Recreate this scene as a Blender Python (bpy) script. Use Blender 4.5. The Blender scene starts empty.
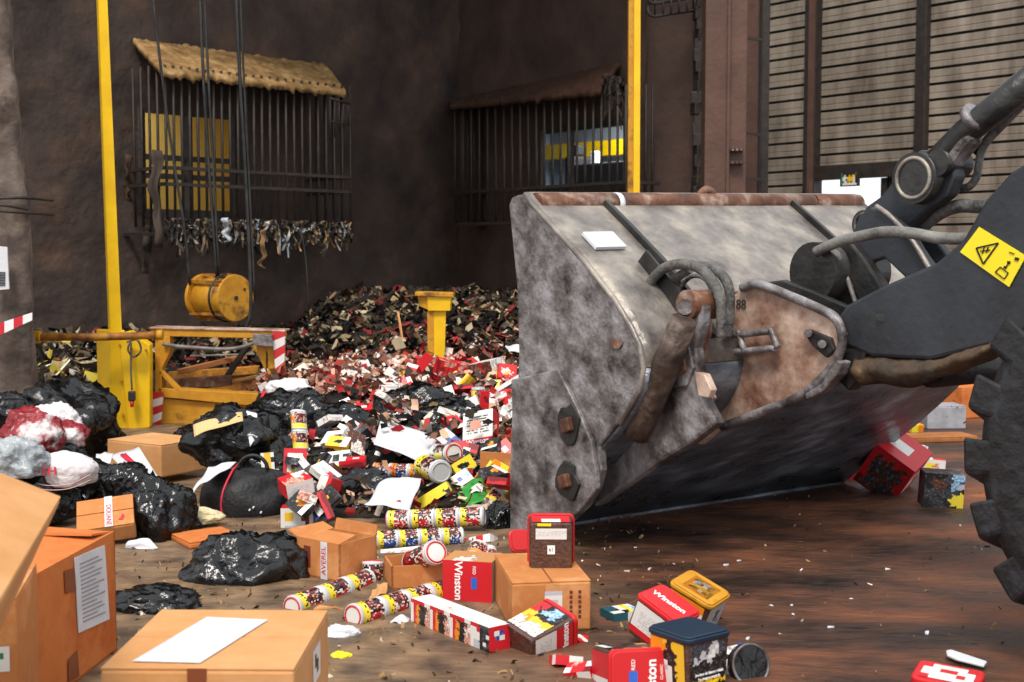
import bpy, math, random
from mathutils import Vector, Matrix, Euler, noise
D2R = math.pi/180
scn = bpy.context.scene
# ------------------------------------------------------------------ camera
F_PX = 1300.0; CAM_H = 1.05
TH = math.atan(86/F_PX)
cam = bpy.data.cameras.new('camera'); camo = bpy.data.objects.new('camera', cam); scn.collection.objects.link(camo)
camo.location = (0, 0, CAM_H); camo.rotation_euler = (math.pi/2-TH, 0, 0)
cam.sensor_width = 36; cam.lens = 36*F_PX/1024; cam.clip_end = 200
cam.dof.use_dof = True; cam.dof.focus_distance = 4.9; cam.dof.aperture_fstop = 7.0
scn.camera = camo
# ------------------------------------------------------------------ world, sun, exposure
scn.view_settings.view_transform = 'Standard'; scn.view_settings.look = 'None'
scn.view_settings.exposure = 0.46; scn.view_settings.gamma = 1
scn.view_settings.use_curve_mapping = False
w = bpy.data.worlds.new('overcast_sky'); scn.world = w; w.use_nodes = True
w.node_tree.nodes['Background'].inputs[0].default_value = (0.93, 0.96, 1.0, 1)
w.node_tree.nodes['Background'].inputs[1].default_value = 0.95
sd = bpy.data.lights.new('sun', 'SUN'); sd.energy = 2.3; sd.angle = 14*D2R; sd.color = (1, .93, .84)
so = bpy.data.objects.new('sun', sd); scn.collection.objects.link(so)
so.rotation_euler = Vector((.13, .54, -.83)).to_track_quat('-Z', 'Y').to_euler()
so.location = (-3, -4, 12)

# ------------------------------------------------------------------ helpers
def C(h):
    h = h.lstrip('#'); r = [int(h[i:i+2], 16)/255 for i in (0, 2, 4)]
    return tuple((c/12.92 if c <= .04045 else ((c+.055)/1.055)**2.4) for c in r)+(1.0,)
FWD = Vector((0, math.cos(TH), -math.sin(TH))); UPV = Vector((0, math.sin(TH), math.cos(TH))); CAM = Vector((0, 0, CAM_H))
def ray(px, py): return FWD+Vector((1, 0, 0))*((px-512)/F_PX)+UPV*((341-py)/F_PX)
def P(px, py, Y):
    r = ray(px, py); return CAM+r*(Y/r.y)
def G(px, py, z=0.0):
    r = ray(px, py); return CAM+r*((z-CAM_H)/r.z)
def sm(a, b, x):
    t = max(0, min(1, (x-a)/(b-a))); return t*t*(3-2*t)
def lerp_table(t, tab):
    if t <= tab[0][0]: return tab[0][1]
    for (a, va), (b, vb) in zip(tab, tab[1:]):
        if t <= b: return va+(vb-va)*(t-a)/(b-a)
    return tab[-1][1]
ORG = {}
def tagp(o, label=None, cat=None, group=None, kind=None):
    if label: o['label'] = label
    if cat: o['category'] = cat
    if group: o['group'] = group
    if kind: o['kind'] = kind
    return o
def thing(name, label, cat, loc=(0, 0, 0), rot=(0, 0, 0), group=None):
    o = bpy.data.objects.new(name, None); scn.collection.objects.link(o)
    o.location = loc
    if isinstance(rot, Matrix): o.rotation_euler = rot.to_euler()
    else: o.rotation_euler = rot
    o.empty_display_size = .05
    ORG[o.name] = Vector(loc)
    return tagp(o, label, cat, group)
class MB:
    def __init__(s): s.v = []; s.f = []; s.c = []; s.sm = []; s.m = []
    def add(s, vs, fs, col=None, smooth=False, mi=0):
        b = len(s.v); s.v += [Vector(v) for v in vs]
        for k, f in enumerate(fs):
            s.f.append([b+i for i in f])
            s.c.append(col[k] if isinstance(col, list) else (col or (1, 1, 1, 1))); s.sm.append(smooth); s.m.append(mi)
        return s
    def box(s, c, size, R=None, col=None, mi=0):
        x, y, z = [k/2 for k in size]; c = Vector(c)
        vs = [Vector(p) for p in ((-x,-y,-z),(x,-y,-z),(x,y,-z),(-x,y,-z),(-x,-y,z),(x,-y,z),(x,y,z),(-x,y,z))]
        if R is not None: vs = [R @ v for v in vs]
        return s.add([c+v for v in vs], [(0,3,2,1),(4,5,6,7),(0,1,5,4),(1,2,6,5),(2,3,7,6),(3,0,4,7)], col, mi=mi)
    def beam(s, a, b, w_, d_, up=(0, 0, 1), col=None):
        a, b = Vector(a), Vector(b); z = (b-a); L = z.length; z.normalize()
        x = z.cross(Vector(up))
        if x.length < .01: x = z.cross(Vector((0, 1, 0)))
        x.normalize(); y = z.cross(x)
        R = Matrix((x, y, z)).transposed()
        return s.box((a+b)/2, (w_, d_, L), R, col)
    def tube(s, pts, r, n=10, col=None, cap=True, closed=False):
        pts = [Vector(p) for p in pts]; m = len(pts); rs = r if isinstance(r, (list, tuple)) else [r]*m
        vs = []; prev = None
        for i in range(m):
            t = (pts[min(i+1, m-1)]-pts[max(i-1, 0)]).normalized()
            if prev is None:
                x = t.cross(Vector((0, 0, 1)))
                if x.length < .05: x = t.cross(Vector((0, 1, 0)))
            else:
                x = prev-t*prev.dot(t)
            x.normalize(); prev = x; y = t.cross(x)
            for k in range(n):
                a = 2*math.pi*k/n; vs.append(pts[i]+(x*math.cos(a)+y*math.sin(a))*rs[i])
        fs = []
        for i in range(m-1):
            for k in range(n): fs.append((i*n+k, i*n+(k+1) % n, (i+1)*n+(k+1) % n, (i+1)*n+k))
        s.add(vs, fs, col, smooth=True)
        if cap:
            b = len(s.v)-len(vs)
            s.f.append([b+k for k in range(n)][::-1]); s.f.append([b+(m-1)*n+k for k in range(n)])
            for _ in range(2): s.c.append(col if col and not isinstance(col, list) else (1,1,1,1)); s.sm.append(False); s.m.append(0)
        return s
    def prism(s, pts, off, col=None):
        """closed polygon of 3-D points, pushed by the vector off"""
        n = len(pts); pts = [Vector(p) for p in pts]; off = Vector(off)
        s.add(pts+[p+off for p in pts], [list(range(n))[::-1], list(range(n, 2*n))]+[(i, (i+1) % n, n+(i+1) % n, n+i) for i in range(n)], col)
        return s
    def grid(s, o, ux, uy, art, pal, warp=1.0):
        """a face divided in cells, one colour per letter; art rows run from top to bottom"""
        rows = len(art); cols = len(art[0]); o, ux, uy = Vector(o), Vector(ux), Vector(uy)
        K = 5 if rows*cols <= 60 else 3; plain = len(set(''.join(art))) == 1
        if plain: K = 1
        seed = sum(ord(ch) for ch in ''.join(art))*.37
        NR_, NC = rows*K, cols*K
        if K*rows < 12 and not plain: NR_ = 12
        vs = [o+ux*(i/NC)+uy*(j/NR_) for j in range(NR_+1) for i in range(NC+1)]
        fs = []; cs = []
        for j in range(NR_):
            for i in range(NC):
                u_, v_ = (i+.5)/NC*cols, rows-(j+.5)/NR_*rows
                nu, nv = noise.noise(Vector((u_*1.3, v_*1.3, seed)))*.75*warp, noise.noise(Vector((u_*1.3, v_*1.3, seed+9)))*.75*warp
                ch = art[max(0, min(rows-1, int(v_)))][max(0, min(cols-1, int(u_)))]
                if ch not in 'tW': ch2 = art[max(0, min(rows-1, int(v_+nv)))][max(0, min(cols-1, int(u_+nu)))]; ch = ch2 if ch2 not in 'tW' else ch
                c_ = pal[ch] if ch != 't' else pal['W']
                if ch == 't' and (NR_-j) % 2 and noise.noise(Vector((u_*9, j*3.1, seed))) > -.18: c_ = pal['N'] if K < 4 else pal['S']
                if ch in 'KNBPMUL' and not plain:
                    f = 1+1.1*noise.noise(Vector((u_*3.3, v_*3.3, seed+4))); c_ = (min(1, c_[0]*f+max(0, f-1.25)*.25), min(1, c_[1]*f+max(0, f-1.25)*.22), min(1, c_[2]*f+max(0, f-1.25)*.22), 1)
                a = j*(NC+1)+i; fs.append((a, a+1, a+NC+2, a+NC+1)); cs.append(c_)
        return s.add(vs, fs, cs)
    def build(s, name, mat, parent=None, bevel=0, seg=2, world=True, sub=0, auto=None):
        org = Vector((0, 0, 0))
        if parent is not None and world: org = ORG.get(parent.name, org)
        me = bpy.data.meshes.new(name)
        me.from_pydata([tuple(v-org) for v in s.v], [], s.f)
        for i, p in enumerate(me.polygons): p.use_smooth = s.sm[i]; p.material_index = s.m[i]
        at = me.color_attributes.new('Col', 'FLOAT_COLOR', 'CORNER')
        for i, p in enumerate(me.polygons):
            for li in p.loop_indices: at.data[li].color = s.c[i]
        for mt in (mat if isinstance(mat, (list, tuple)) else [mat]): me.materials.append(mt)
        o = bpy.data.objects.new(name, me); scn.collection.objects.link(o)
        if parent is not None: o.parent = parent
        ORG[o.name] = org
        if bevel:
            b = o.modifiers.new('bevel', 'BEVEL'); b.width = bevel; b.segments = seg; b.limit_method = 'ANGLE'; b.angle_limit = .6
        if sub:
            b = o.modifiers.new('sub', 'SUBSURF'); b.levels = sub; b.render_levels = sub
        return o
def arc(c, r, a0, a1, n, X=(1, 0, 0), Y=(0, 0, 1)):
    c, X, Y = Vector(c), Vector(X), Vector(Y)
    return [c+X*r*math.cos(a0+(a1-a0)*i/n)+Y*r*math.sin(a0+(a1-a0)*i/n) for i in range(n+1)]
def spline(pts, n=8):
    pts = [Vector(p) for p in pts]; q = [pts[0]*2-pts[1]]+pts+[pts[-1]*2-pts[-2]]; out = []
    for i in range(1, len(q)-2):
        a, b, c, d = q[i-1:i+3]
        for k in range(n):
            t = k/n; out.append(.5*((2*b)+(c-a)*t+(2*a-5*b+4*c-d)*t*t+(3*b-a-3*c+d)*t**3))
    return out+[pts[-1]]
def text(name, body, size, mat, parent, loc, rot=(0, 0, 0), sx=1.0, bold=0.0, R=None):
    cu = bpy.data.curves.new(name, 'FONT'); cu.body = body; cu.size = size; cu.align_x = 'CENTER'; cu.align_y = 'CENTER'
    cu.extrude = .0004; cu.offset = bold; cu.space_line = .9
    cu.materials.append(mat)
    t_ = bpy.data.objects.new(name+'_curve', cu); scn.collection.objects.link(t_)
    me = bpy.data.meshes.new_from_object(t_.evaluated_get(bpy.context.evaluated_depsgraph_get())); me.name = name
    bpy.data.objects.remove(t_); bpy.data.curves.remove(cu)
    if not me.materials: me.materials.append(mat)
    o = bpy.data.objects.new(name, me); scn.collection.objects.link(o)
    if parent is not None: o.parent = parent
    o.location = loc; o.rotation_euler = R.to_euler() if R is not None else rot; o.scale = (sx, 1, 1)
    return o

# ------------------------------------------------------------------ materials
MATS = {}
def mat(name, base, rough=.6, metal=0.0, c2=None, c3=None, scale=6.0, bump=0.0, bscale=None, detail=8, stretch=None, spec=.5, lo=.35, hi=.65, rvar=0.0, coat=0.0, attr=False, attrmix=0.0, alpha=1.0, trans=0.0):
    m = bpy.data.materials.new(name); m.use_nodes = True; nt = m.node_tree; N = nt.nodes; L = nt.links
    b = N['Principled BSDF']; b.inputs['Roughness'].default_value = rough; b.inputs['Metallic'].default_value = metal
    b.inputs['Specular IOR Level'].default_value = spec; b.inputs['Coat Weight'].default_value = coat
    b.inputs['Alpha'].default_value = alpha; b.inputs['Transmission Weight'].default_value = trans
    base = C(base) if isinstance(base, str) else base
    tc = N.new('ShaderNodeTexCoord'); mp = N.new('ShaderNodeMapping'); L.new(tc.outputs['Object'], mp.inputs[0])
    if stretch: mp.inputs['Scale'].default_value = stretch
    out = None
    if c2 is not None:
        nz = N.new('ShaderNodeTexNoise'); nz.inputs['Scale'].default_value = scale; nz.inputs['Detail'].default_value = detail; nz.inputs['Roughness'].default_value = .62
        L.new(mp.outputs[0], nz.inputs['Vector'])
        rp = N.new('ShaderNodeValToRGB'); rp.color_ramp.elements[0].position = lo; rp.color_ramp.elements[0].color = base
        rp.color_ramp.elements[1].position = hi; rp.color_ramp.elements[1].color = C(c2)
        if c3: e = rp.color_ramp.elements.new((lo+hi)/2); e.color = C(c3)
        L.new(nz.outputs[0], rp.inputs[0]); out = rp.outputs[0]
        if rvar:
            mr = N.new('ShaderNodeMapRange'); mr.inputs[3].default_value = max(0.02, rough-rvar); mr.inputs[4].default_value = rough+rvar
            mr.inputs[1].default_value = .3; mr.inputs[2].default_value = .7
            L.new(nz.outputs[0], mr.inputs[0]); L.new(mr.outputs[0], b.inputs['Roughness'])
    if attr:
        a = N.new('ShaderNodeAttribute'); a.attribute_name = 'Col'
        if out:
            mx = N.new('ShaderNodeMix'); mx.data_type = 'RGBA'; mx.inputs[0].default_value = attrmix; mx.blend_type = 'MULTIPLY'
            L.new(a.outputs['Color'], mx.inputs[6]); L.new(out, mx.inputs[7]); out = mx.outputs[2]
        else: out = a.outputs['Color']
    if out: L.new(out, b.inputs['Base Color'])
    else: b.inputs['Base Color'].default_value = base
    if bump:
        n2 = N.new('ShaderNodeTexNoise'); n2.inputs['Scale'].default_value = bscale or scale*3; n2.inputs['Detail'].default_value = 6; n2.inputs['Distortion'].default_value = 1.6 if 'plastic' in name else 0
        L.new(mp.outputs[0], n2.inputs['Vector'])
        bp = N.new('ShaderNodeBump'); bp.inputs['Strength'].default_value = bump; bp.inputs['Distance'].default_value = .02
        L.new(n2.outputs[0], bp.inputs['Height']); L.new(bp.outputs[0], b.inputs['Normal'])
    MATS[name] = m
    return m
M_PRINT = mat('printed_card', '#ffffff', .42, attr=True)
M_FILMPRINT = mat('printed_film', '#ffffff', .25, attr=True, coat=.3)
M_PAPER = mat('paper', '#d4d4d8', .7, c2='#c2c3c8', scale=9, bump=.15, bscale=25)
M_CARD = mat('cardboard', '#c07f4b', .8, c2='#cf9360', c3='#b87744', scale=7, bump=.08, bscale=60, spec=.2)
M_CARD2 = mat('cardboard_dark', '#8f5a33', .85, c2='#a56c40', scale=8, bump=.1, bscale=50, spec=.2)
M_CARDL = mat('cardboard_pale', '#cf9c6b', .8, c2='#c08a56', scale=6, bump=.08, bscale=60, spec=.2)
M_CARDO = mat('cardboard_orange', '#bf6a34', .8, c2='#b05c2a', c3='#c7763f', scale=5, bump=.06, bscale=60, spec=.2)
M_TAPEB = mat('brown_tape', '#7d4023', .4)
M_BAG = mat('black_plastic', '#060708', .16, c2='#0d0e10', scale=10, bump=.6, bscale=11, rvar=.05, spec=.5)
M_BAGM = mat('black_plastic_matt', '#0d0e0f', .45, c2='#17181a', scale=10, bump=.4, bscale=30, spec=.4)
M_WBAG = mat('white_plastic', '#e6e2e2', .35, c2='#d2c9cb', scale=8, bump=.3, bscale=25)
M_CLEAR = mat('clear_plastic', '#aab0b4', .2, c2='#7f868b', scale=8, bump=.5, bscale=25, spec=.6)
M_RWBAG = mat('red_white_plastic', '#7d1620', .3, c2='#ded6d6', c3='#8d1b25', scale=5, bump=.5, bscale=20, lo=.44, hi=.6)
M_TOB = mat('tobacco', '#3b241d', .5, c2='#5d3a2c', scale=70, bump=.4, bscale=120, coat=.6)
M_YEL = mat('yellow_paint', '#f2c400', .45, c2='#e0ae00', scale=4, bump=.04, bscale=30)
M_YELD = mat('worn_and_shaded_yellow', '#bd8014', .55, c2='#6a4016', c3='#c8901c', scale=7, bump=.15, bscale=25, lo=.40, hi=.68)  # worn yellow; also paints the shaded faces of slim post and stanchion
M_YELR = mat('rusty_yellow_pipe', '#b87a1c', .6, c2='#6b3d1c', scale=12, bump=.2, lo=.4, hi=.62)
M_STEEL = mat('bucket_steel', '#30292a', .45, .3, c2='#9a979a', c3='#6f6968', scale=8, bump=.9, bscale=16, lo=.34, hi=.64, rvar=.12)
M_STEELB = mat('bucket_bottom_steel', '#43464d', .33, .35, c2='#9ea7b4', c3='#636973', scale=5, bump=.45, bscale=9, stretch=(.55, 1.3, 2.2), lo=.32, hi=.72, rvar=.12)  # pale blue streaks paint reflected light on the underside into the steel
M_STEELT = mat('bucket_top_steel', '#58514d', .4, .3, c2='#a89f92', c3='#817a74', scale=7, bump=.3, bscale=30, lo=.3, hi=.68, rvar=.1)
M_RUST = mat('rusted_steel', '#452a1d', .6, .15, c2='#a8968a', c3='#6c432c', scale=9, bump=.4, bscale=25, lo=.34, hi=.7)
M_RUSTP = mat('rusty_pale_plate', '#6b3f2c', .5, .2, c2='#d3bcab', c3='#ab8a78', scale=5, bump=.4, bscale=18, lo=.34, hi=.6)
M_DARK = mat('black_machine_paint', '#23262b', .5, .1, c2='#33373d', scale=6, bump=.12, bscale=40, rvar=.1)
M_DARKS = mat('greasy_black_steel', '#1b1b1d', .42, .3, c2='#3a3836', scale=7, bump=.3, bscale=25)
M_HOSE = mat('dirty_hose', '#3a3a3a', .6, c2='#6d6a66', scale=18, bump=.5, bscale=60)
M_HOSEG = mat('grey_hose', '#85837f', .6, c2='#56544f', scale=14, bump=.3, bscale=60)
M_TYRE = mat('tyre_rubber', '#111214', .5, c2='#3a3f47', c3='#1c1d20', scale=9, bump=.4, bscale=30, lo=.35, hi=.75)
M_MUD = mat('dried_mud', '#2f261f', .8, c2='#a08561', c3='#57432f', lo=.42, hi=.82, scale=8, bump=.8, bscale=14)
M_STICK = mat('yellow_sticker', '#f2dc12', .4)
M_BLACKINK = mat('black_ink', '#141414', .5)
M_WHITEINK = mat('white_ink', '#f4f4f4', .5)
M_REDINK = mat('red_ink', '#c2203a', .5)
M_BLUEINK = mat('blue_ink', '#2c62c4', .5)
M_BROWNINK = mat('brown_ink', '#6b2a20', .6)
M_GREYINK = mat('grey_ink', '#8b8b90', .6)
M_FRAME = mat('dark_frame_steel', '#232120', .6, .2, c2='#3a2f28', scale=10, bump=.3)
M_DUST = mat('dust_cover', '#6e5436', .95, c2='#b08f62', c3='#8f7049', scale=6, bump=1.0, bscale=18, spec=.1)
M_DUSTD = mat('dark_dust_cover', '#3b2a22', .95, c2='#4a362b', scale=6, bump=.8, bscale=18, spec=.1)
M_RAG = mat('ragged_debris', '#ffffff', .85, attr=True, spec=.2)
M_HEAP = mat('heap_soil', '#14110f', .8, c2='#3a2c20', c3='#1c1815', scale=9, bump=1.0, bscale=18, lo=.35, hi=.7, spec=.3)
M_CONC = mat('concrete_pillar', '#39302b', .85, c2='#8a7a6c', c3='#5b4e46', scale=4, bump=1.0, bscale=12, lo=.3, hi=.72)
M_WHITEPL = mat('white_plastic_strip', '#d6d9dd', .4)
M_STRIPE = mat('hazard_paint', '#ffffff', .5, attr=True, c2='#ffffff', attrmix=0)
M_LEATHER = mat('black_fabric', '#101012', .6, c2='#1a1a1d', scale=20, bump=.3, bscale=60)
M_GLASS = mat('jar_glass', '#cfd4d8', .05, trans=.9)
M_GREENPRINT = mat('green_magazine', '#2a8a34', .4, c2='#bcd05a', c3='#2f9a3a', scale=14, lo=.42, hi=.75)
M_BLUELID = mat('dark_blue_lid', '#12293d', .35)
M_REDLID = mat('red_lid', '#c81c22', .35)

# structure materials with their own node graphs
def floor_mat():
    m = bpy.data.materials.new('dirty_concrete_floor'); m.use_nodes = True; nt = m.node_tree; N = nt.nodes; L = nt.links
    b = N['Principled BSDF']; tc = N.new('ShaderNodeTexCoord')
    mp = N.new('ShaderNodeMapping'); mp.inputs['Rotation'].default_value = (0, 0, .45); mp.inputs['Scale'].default_value = (.75, 1.5, 1); L.new(tc.outputs['Object'], mp.inputs[0])
    n1 = N.new('ShaderNodeTexNoise'); n1.inputs['Scale'].default_value = 1.6; n1.inputs['Detail'].default_value = 10; n1.inputs['Roughness'].default_value = .68; L.new(mp.outputs[0], n1.inputs['Vector'])
    r1 = N.new('ShaderNodeValToRGB'); e = r1.color_ramp.elements
    e[0].position = .34; e[0].color = C('#1f1815'); e[1].position = .69; e[1].color = C('#a05a30')
    for p, c in ((.45, '#40291d'), (.54, '#603a25'), (.63, '#784527')): k = e.new(p); k.color = C(c)
    L.new(n1.outputs[0], r1.inputs[0])
    # the left part of the yard is paler and dustier, the right part rusty
    sx = N.new('ShaderNodeSeparateXYZ'); L.new(tc.outputs['Object'], sx.inputs[0])
    n2 = N.new('ShaderNodeTexNoise'); n2.inputs['Scale'].default_value = 1.1; n2.inputs['Detail'].default_value = 6; L.new(tc.outputs['Object'], n2.inputs['Vector'])
    ad = N.new('ShaderNodeMath'); ad.operation = 'MULTIPLY_ADD'; ad.inputs[1].default_value = 1.6; L.new(n2.outputs[0], ad.inputs[0]); L.new(sx.outputs[0], ad.inputs[2])
    mr = N.new('ShaderNodeMapRange'); mr.inputs[1].default_value = 1.15; mr.inputs[2].default_value = .55; L.new(ad.outputs[0], mr.inputs[0])
    n3 = N.new('ShaderNodeTexNoise'); n3.inputs['Scale'].default_value = 9; n3.inputs['Detail'].default_value = 9; L.new(tc.outputs['Object'], n3.inputs['Vector'])
    r3 = N.new('ShaderNodeValToRGB'); r3.color_ramp.elements[0].position = .3; r3.color_ramp.elements[0].color = C('#41342a'); r3.color_ramp.elements[1].position = .72; r3.color_ramp.elements[1].color = C('#96795a')
    L.new(n3.outputs[0], r3.inputs[0])
    mx = N.new('ShaderNodeMix'); mx.data_type = 'RGBA'; L.new(mr.outputs[0], mx.inputs[0]); L.new(r1.outputs[0], mx.inputs[6]); L.new(r3.outputs[0], mx.inputs[7])
    L.new(mx.outputs[2], b.inputs['Base Color'])
    rr = N.new('ShaderNodeMapRange'); rr.inputs[1].default_value = .35; rr.inputs[2].default_value = .65; rr.inputs[3].default_value = .38; rr.inputs[4].default_value = .75
    L.new(n1.outputs[0], rr.inputs[0]); L.new(rr.outputs[0], b.inputs['Roughness'])
    n4 = N.new('ShaderNodeTexNoise'); n4.inputs['Scale'].default_value = 16; n4.inputs['Detail'].default_value = 10; L.new(mp.outputs[0], n4.inputs['Vector'])
    bp = N.new('ShaderNodeBump'); bp.inputs['Strength'].default_value = .6; bp.inputs['Distance'].default_value = .03; L.new(n4.outputs[0], bp.inputs['Height']); L.new(bp.outputs[0], b.inputs['Normal'])
    return m
M_FLOOR = floor_mat()
M_PIT = mat('sprayed_pit_wall', '#332c2a', .8, c2='#5f4a3d', c3='#463a34', scale=2.2, bump=1.0, bscale=9, lo=.3, hi=.75, spec=.25)
M_PITB = mat('brown_coated_wall', '#3d302b', .8, c2='#4f3e36', scale=2.0, bump=.5, bscale=14, spec=.2)
M_COLUMN = mat('brown_steel_column', '#4e352c', .7, c2='#5e4236', scale=4, bump=.3, bscale=20)
M_CLAD = mat('dirty_cladding', '#5a4c40', .7, c2='#a09484', c3='#84796c', scale=2.2, bump=.2, stretch=(1.6, 1.6, .35), lo=.3, hi=.68)
M_CLADG = mat('cladding_groove', '#231e1b', .8)
M_CEIL = mat('shade_roof', '#3a3531', .8, c2='#4a443f', scale=3)
M_ROOMY = mat('yellow_room_wall', '#d9c070', .6, c2='#cdb260', scale=3)
M_ROOMG = mat('grey_room_wall', '#8f98a2', .6, c2='#7a828c', scale=3)

# ------------------------------------------------------------------ the loader's bucket axes
A = G(515, 531); B = G(838, 482)
U = (B-A); WID = U.length; U.normalize(); WD = Vector((U.y, -U.x, 0)); Z = Vector((0, 0, 1))
def bp(u, w_, z): return A+U*u+WD*w_+Z*z*(1+.034*u/WID)
def bq(px, py, u):
    """the point of the upright plane u = const (square to the bucket's width) behind a picture point"""
    r = ray(px, py); t = ((A+U*u)-CAM).dot(U)/r.dot(U); return CAM+r*t

# ------------------------------------------------------------------ trash terrain
TAB = [(0, 0), (.6, .10), (1.2, .19), (2, .24), (3, .25), (4, .25), (4.6, .27), (5.3, .37), (6.2, .50), (7.2, .57), (10, .60)]
def H(x, y):
    p = 512+F_PX*x/max(y, .5)
    y0 = 5.05+(8.55-5.05)*sm(300, 225, p)
    if p < 330 and y > 8.4: h = lerp_table(y-8.4, [(0, 0), (.6, .19), (1.5, .24), (4, .27)])*(1-.22*sm(110, 160, p)); h = h+(lerp_table(y-5.05, TAB)*.8-h)*sm(290, 330, p)
    else: h = lerp_table(y-y0, TAB)*(1 if y < 8.4 else .8+.2*sm(310, 350, p))
    ww = (Vector((x, y, 0))-A).dot(WD)
    return h*(1-sm(-.45, -.12, ww))
def hitY(px, py):
    r = ray(px, py); t = 2.0
    while t < 16:
        q = CAM+r*t
        if q.z <= H(q.x, q.y): return q.y
        t += .02
    return 16
def Q(px, py): return P(px, py, hitY(px, py))

# ================================================================== THE SETTING
def struct(o, label=None): o['kind'] = 'structure'; return o
def hit_plane(p0, nrm, px, py):
    r = ray(px, py); t = (Vector(p0)-CAM).dot(nrm)/r.dot(nrm); return CAM+r*t
# floor
mb = MB(); n = 60
xs = [-14+28*i/n for i in range(n+1)]; ys = [-5+33*i/n for i in range(n+1)]
mb.add([(x, y, 0) for y in ys for x in xs], [(j*(n+1)+i, j*(n+1)+i+1, (j+1)*(n+1)+i+1, (j+1)*(n+1)+i) for j in range(n) for i in range(n)])
struct(mb.build('floor', M_FLOOR))
# pit walls
DL = Vector((.698, .716, 0)); NL = Vector((.716, -.698, 0)); PL = Vector((-2.67, 13, 0))
COR = Vector((-.6, 15.1, 0)); DR = Vector((.628, -.778, 0)); NR = Vector((-.778, -.628, 0))
def wl(px, py, nn=0): return hit_plane(PL+NL*nn, NL, px, py)
def wr(px, py, nn=0): return hit_plane(COR+NR*nn, NR, px, py)
def wall_grid(name, p0, d, nr, s0, s1, z1, hole, m, lump, step=.09, seed=0):
    hs0, hs1, hz0, hz1 = hole
    def axis(a, b, cuts):
        v = [a]
        for c in list(cuts)+[b]:
            k = max(1, round((c-v[-1])/step)); a0 = v[-1]
            v += [a0+(c-a0)*i/k for i in range(1, k+1)]
        return v
    S = axis(s0, s1, (hs0, hs1)); ZZ = axis(0, z1, (hz0, hz1)); ns = len(S)
    vs = []
    for z in ZZ:
        for s in S:
            q = p0+d*s+Z*z
            k = lump*(noise.fractal(Vector((s*1.7, z*1.7, seed)), 1.0, 2.1, 6)*.6+noise.noise(Vector((s*7, z*7, seed)))*.35)
            dd = max(hs0-s, s-hs1, hz0-z, z-hz1); k *= sm(0, .15, dd)
            vs.append(q+nr*k)
    fs = []
    for j in range(len(ZZ)-1):
        for i in range(ns-1):
            zc = (ZZ[j]+ZZ[j+1])/2; sc = (S[i]+S[i+1])/2
            if hs0 < sc < hs1 and hz0 < zc < hz1: continue
            a = j*ns+i; fs.append((a, a+1, a+ns+1, a+ns))
    o = MB().add(vs, fs, smooth=True).build(name, m); struct(o); return o
q0 = wl(143, 213); q1 = wl(233, 116)
hL = ((q0-PL).dot(DL), (q1-PL).dot(DL), q0.z, q1.z)
wall_grid('wall_left', PL, DL, NL, -5.5, 3.0, 7, hL, M_PIT, .07)
q0 = wr(543, 190); q1 = wr(626, 121)
hR = ((q0-COR).dot(DR), (q1-COR).dot(DR), q0.z, q1.z)
wall_grid('wall_back', COR, DR, NR, -.05, 3.02, 7, hR, M_PITB, .05, seed=4)
# rooms behind the two windows
def alcove(name, p0, d, nr, hole, depth, mwall, mside, ext):
    s0, s1, z0, z1 = hole; mb = MB(); e = .06; el, er = ext
    q = lambda s, k, z: p0+d*s-nr*k+Z*z
    lo, hi, zl, zh = s0-e-el, s1+e+er, z0-.35, z1+.35
    mb.add([q(lo, depth, zl), q(hi, depth, zl), q(hi, depth, zh), q(lo, depth, zh)], [(0, 1, 2, 3)])
    for a in ([q(lo, .05, zl), q(lo, depth, zl), q(lo, depth, zh), q(lo, .05, zh)], [q(hi, .05, zl), q(hi, depth, zl), q(hi, depth, zh), q(hi, .05, zh)],
              [q(lo, .05, zl), q(hi, .05, zl), q(hi, depth, zl), q(lo, depth, zl)], [q(lo, .05, zh), q(hi, .05, zh), q(hi, depth, zh), q(lo, depth, zh)]):
        mb.add(a, [(0, 1, 2, 3)], mi=1)
    struct(mb.build(name, [mwall, mside]))
    ld = bpy.data.lights.new(name+'_lamp', 'AREA'); ld.size = .5; ld.energy = 22
    lo_ = bpy.data.objects.new(name+'_lamp', ld); scn.collection.objects.link(lo_)
    lo_.location = q((s0+s1)/2, depth*.55, zh-.03)
    return ld, q
ldA, qA = alcove('wall_control_room', PL, DL, NL, hL, 1.3, M_ROOMY, M_ROOMY, (0, .9)); ldA.color = (1, .93, .8); ldA.energy = 6.5
ldB, qB = alcove('wall_sorting_room', COR, DR, NR, hR, 1.3, M_ROOMG, M_ROOMG, (1.35, 0)); ldB.energy = 46; ldB.size = .8; ldB.color = (.85, .93, 1)
def win(name, p0, d, nr, hole, vs_, hs_):
    s0, s1, z0, z1 = hole; mb = MB()
    q = lambda s, z, k=0: p0+d*s+nr*k+Z*z
    t = .05
    for a, b in ((q(s0, z0), q(s1, z0)), (q(s0, z1), q(s1, z1)), (q(s0, z0), q(s0, z1)), (q(s1, z0), q(s1, z1))):
        mb.beam(a, b, t, .08)
    for v in vs_: mb.beam(q(s0+(s1-s0)*v, z0), q(s0+(s1-s0)*v, z1), .075, .06)
    for v in hs_: mb.beam(q(s0, z0+(z1-z0)*v), q(s1, z0+(z1-z0)*v), .05, .05)
    struct(mb.build(name, M_FRAME))
win('window_1', PL, DL, NL, hL, (.49,), (.36, .54))
win('window_2', COR, DR, NR, hR, (.35,), ())
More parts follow.
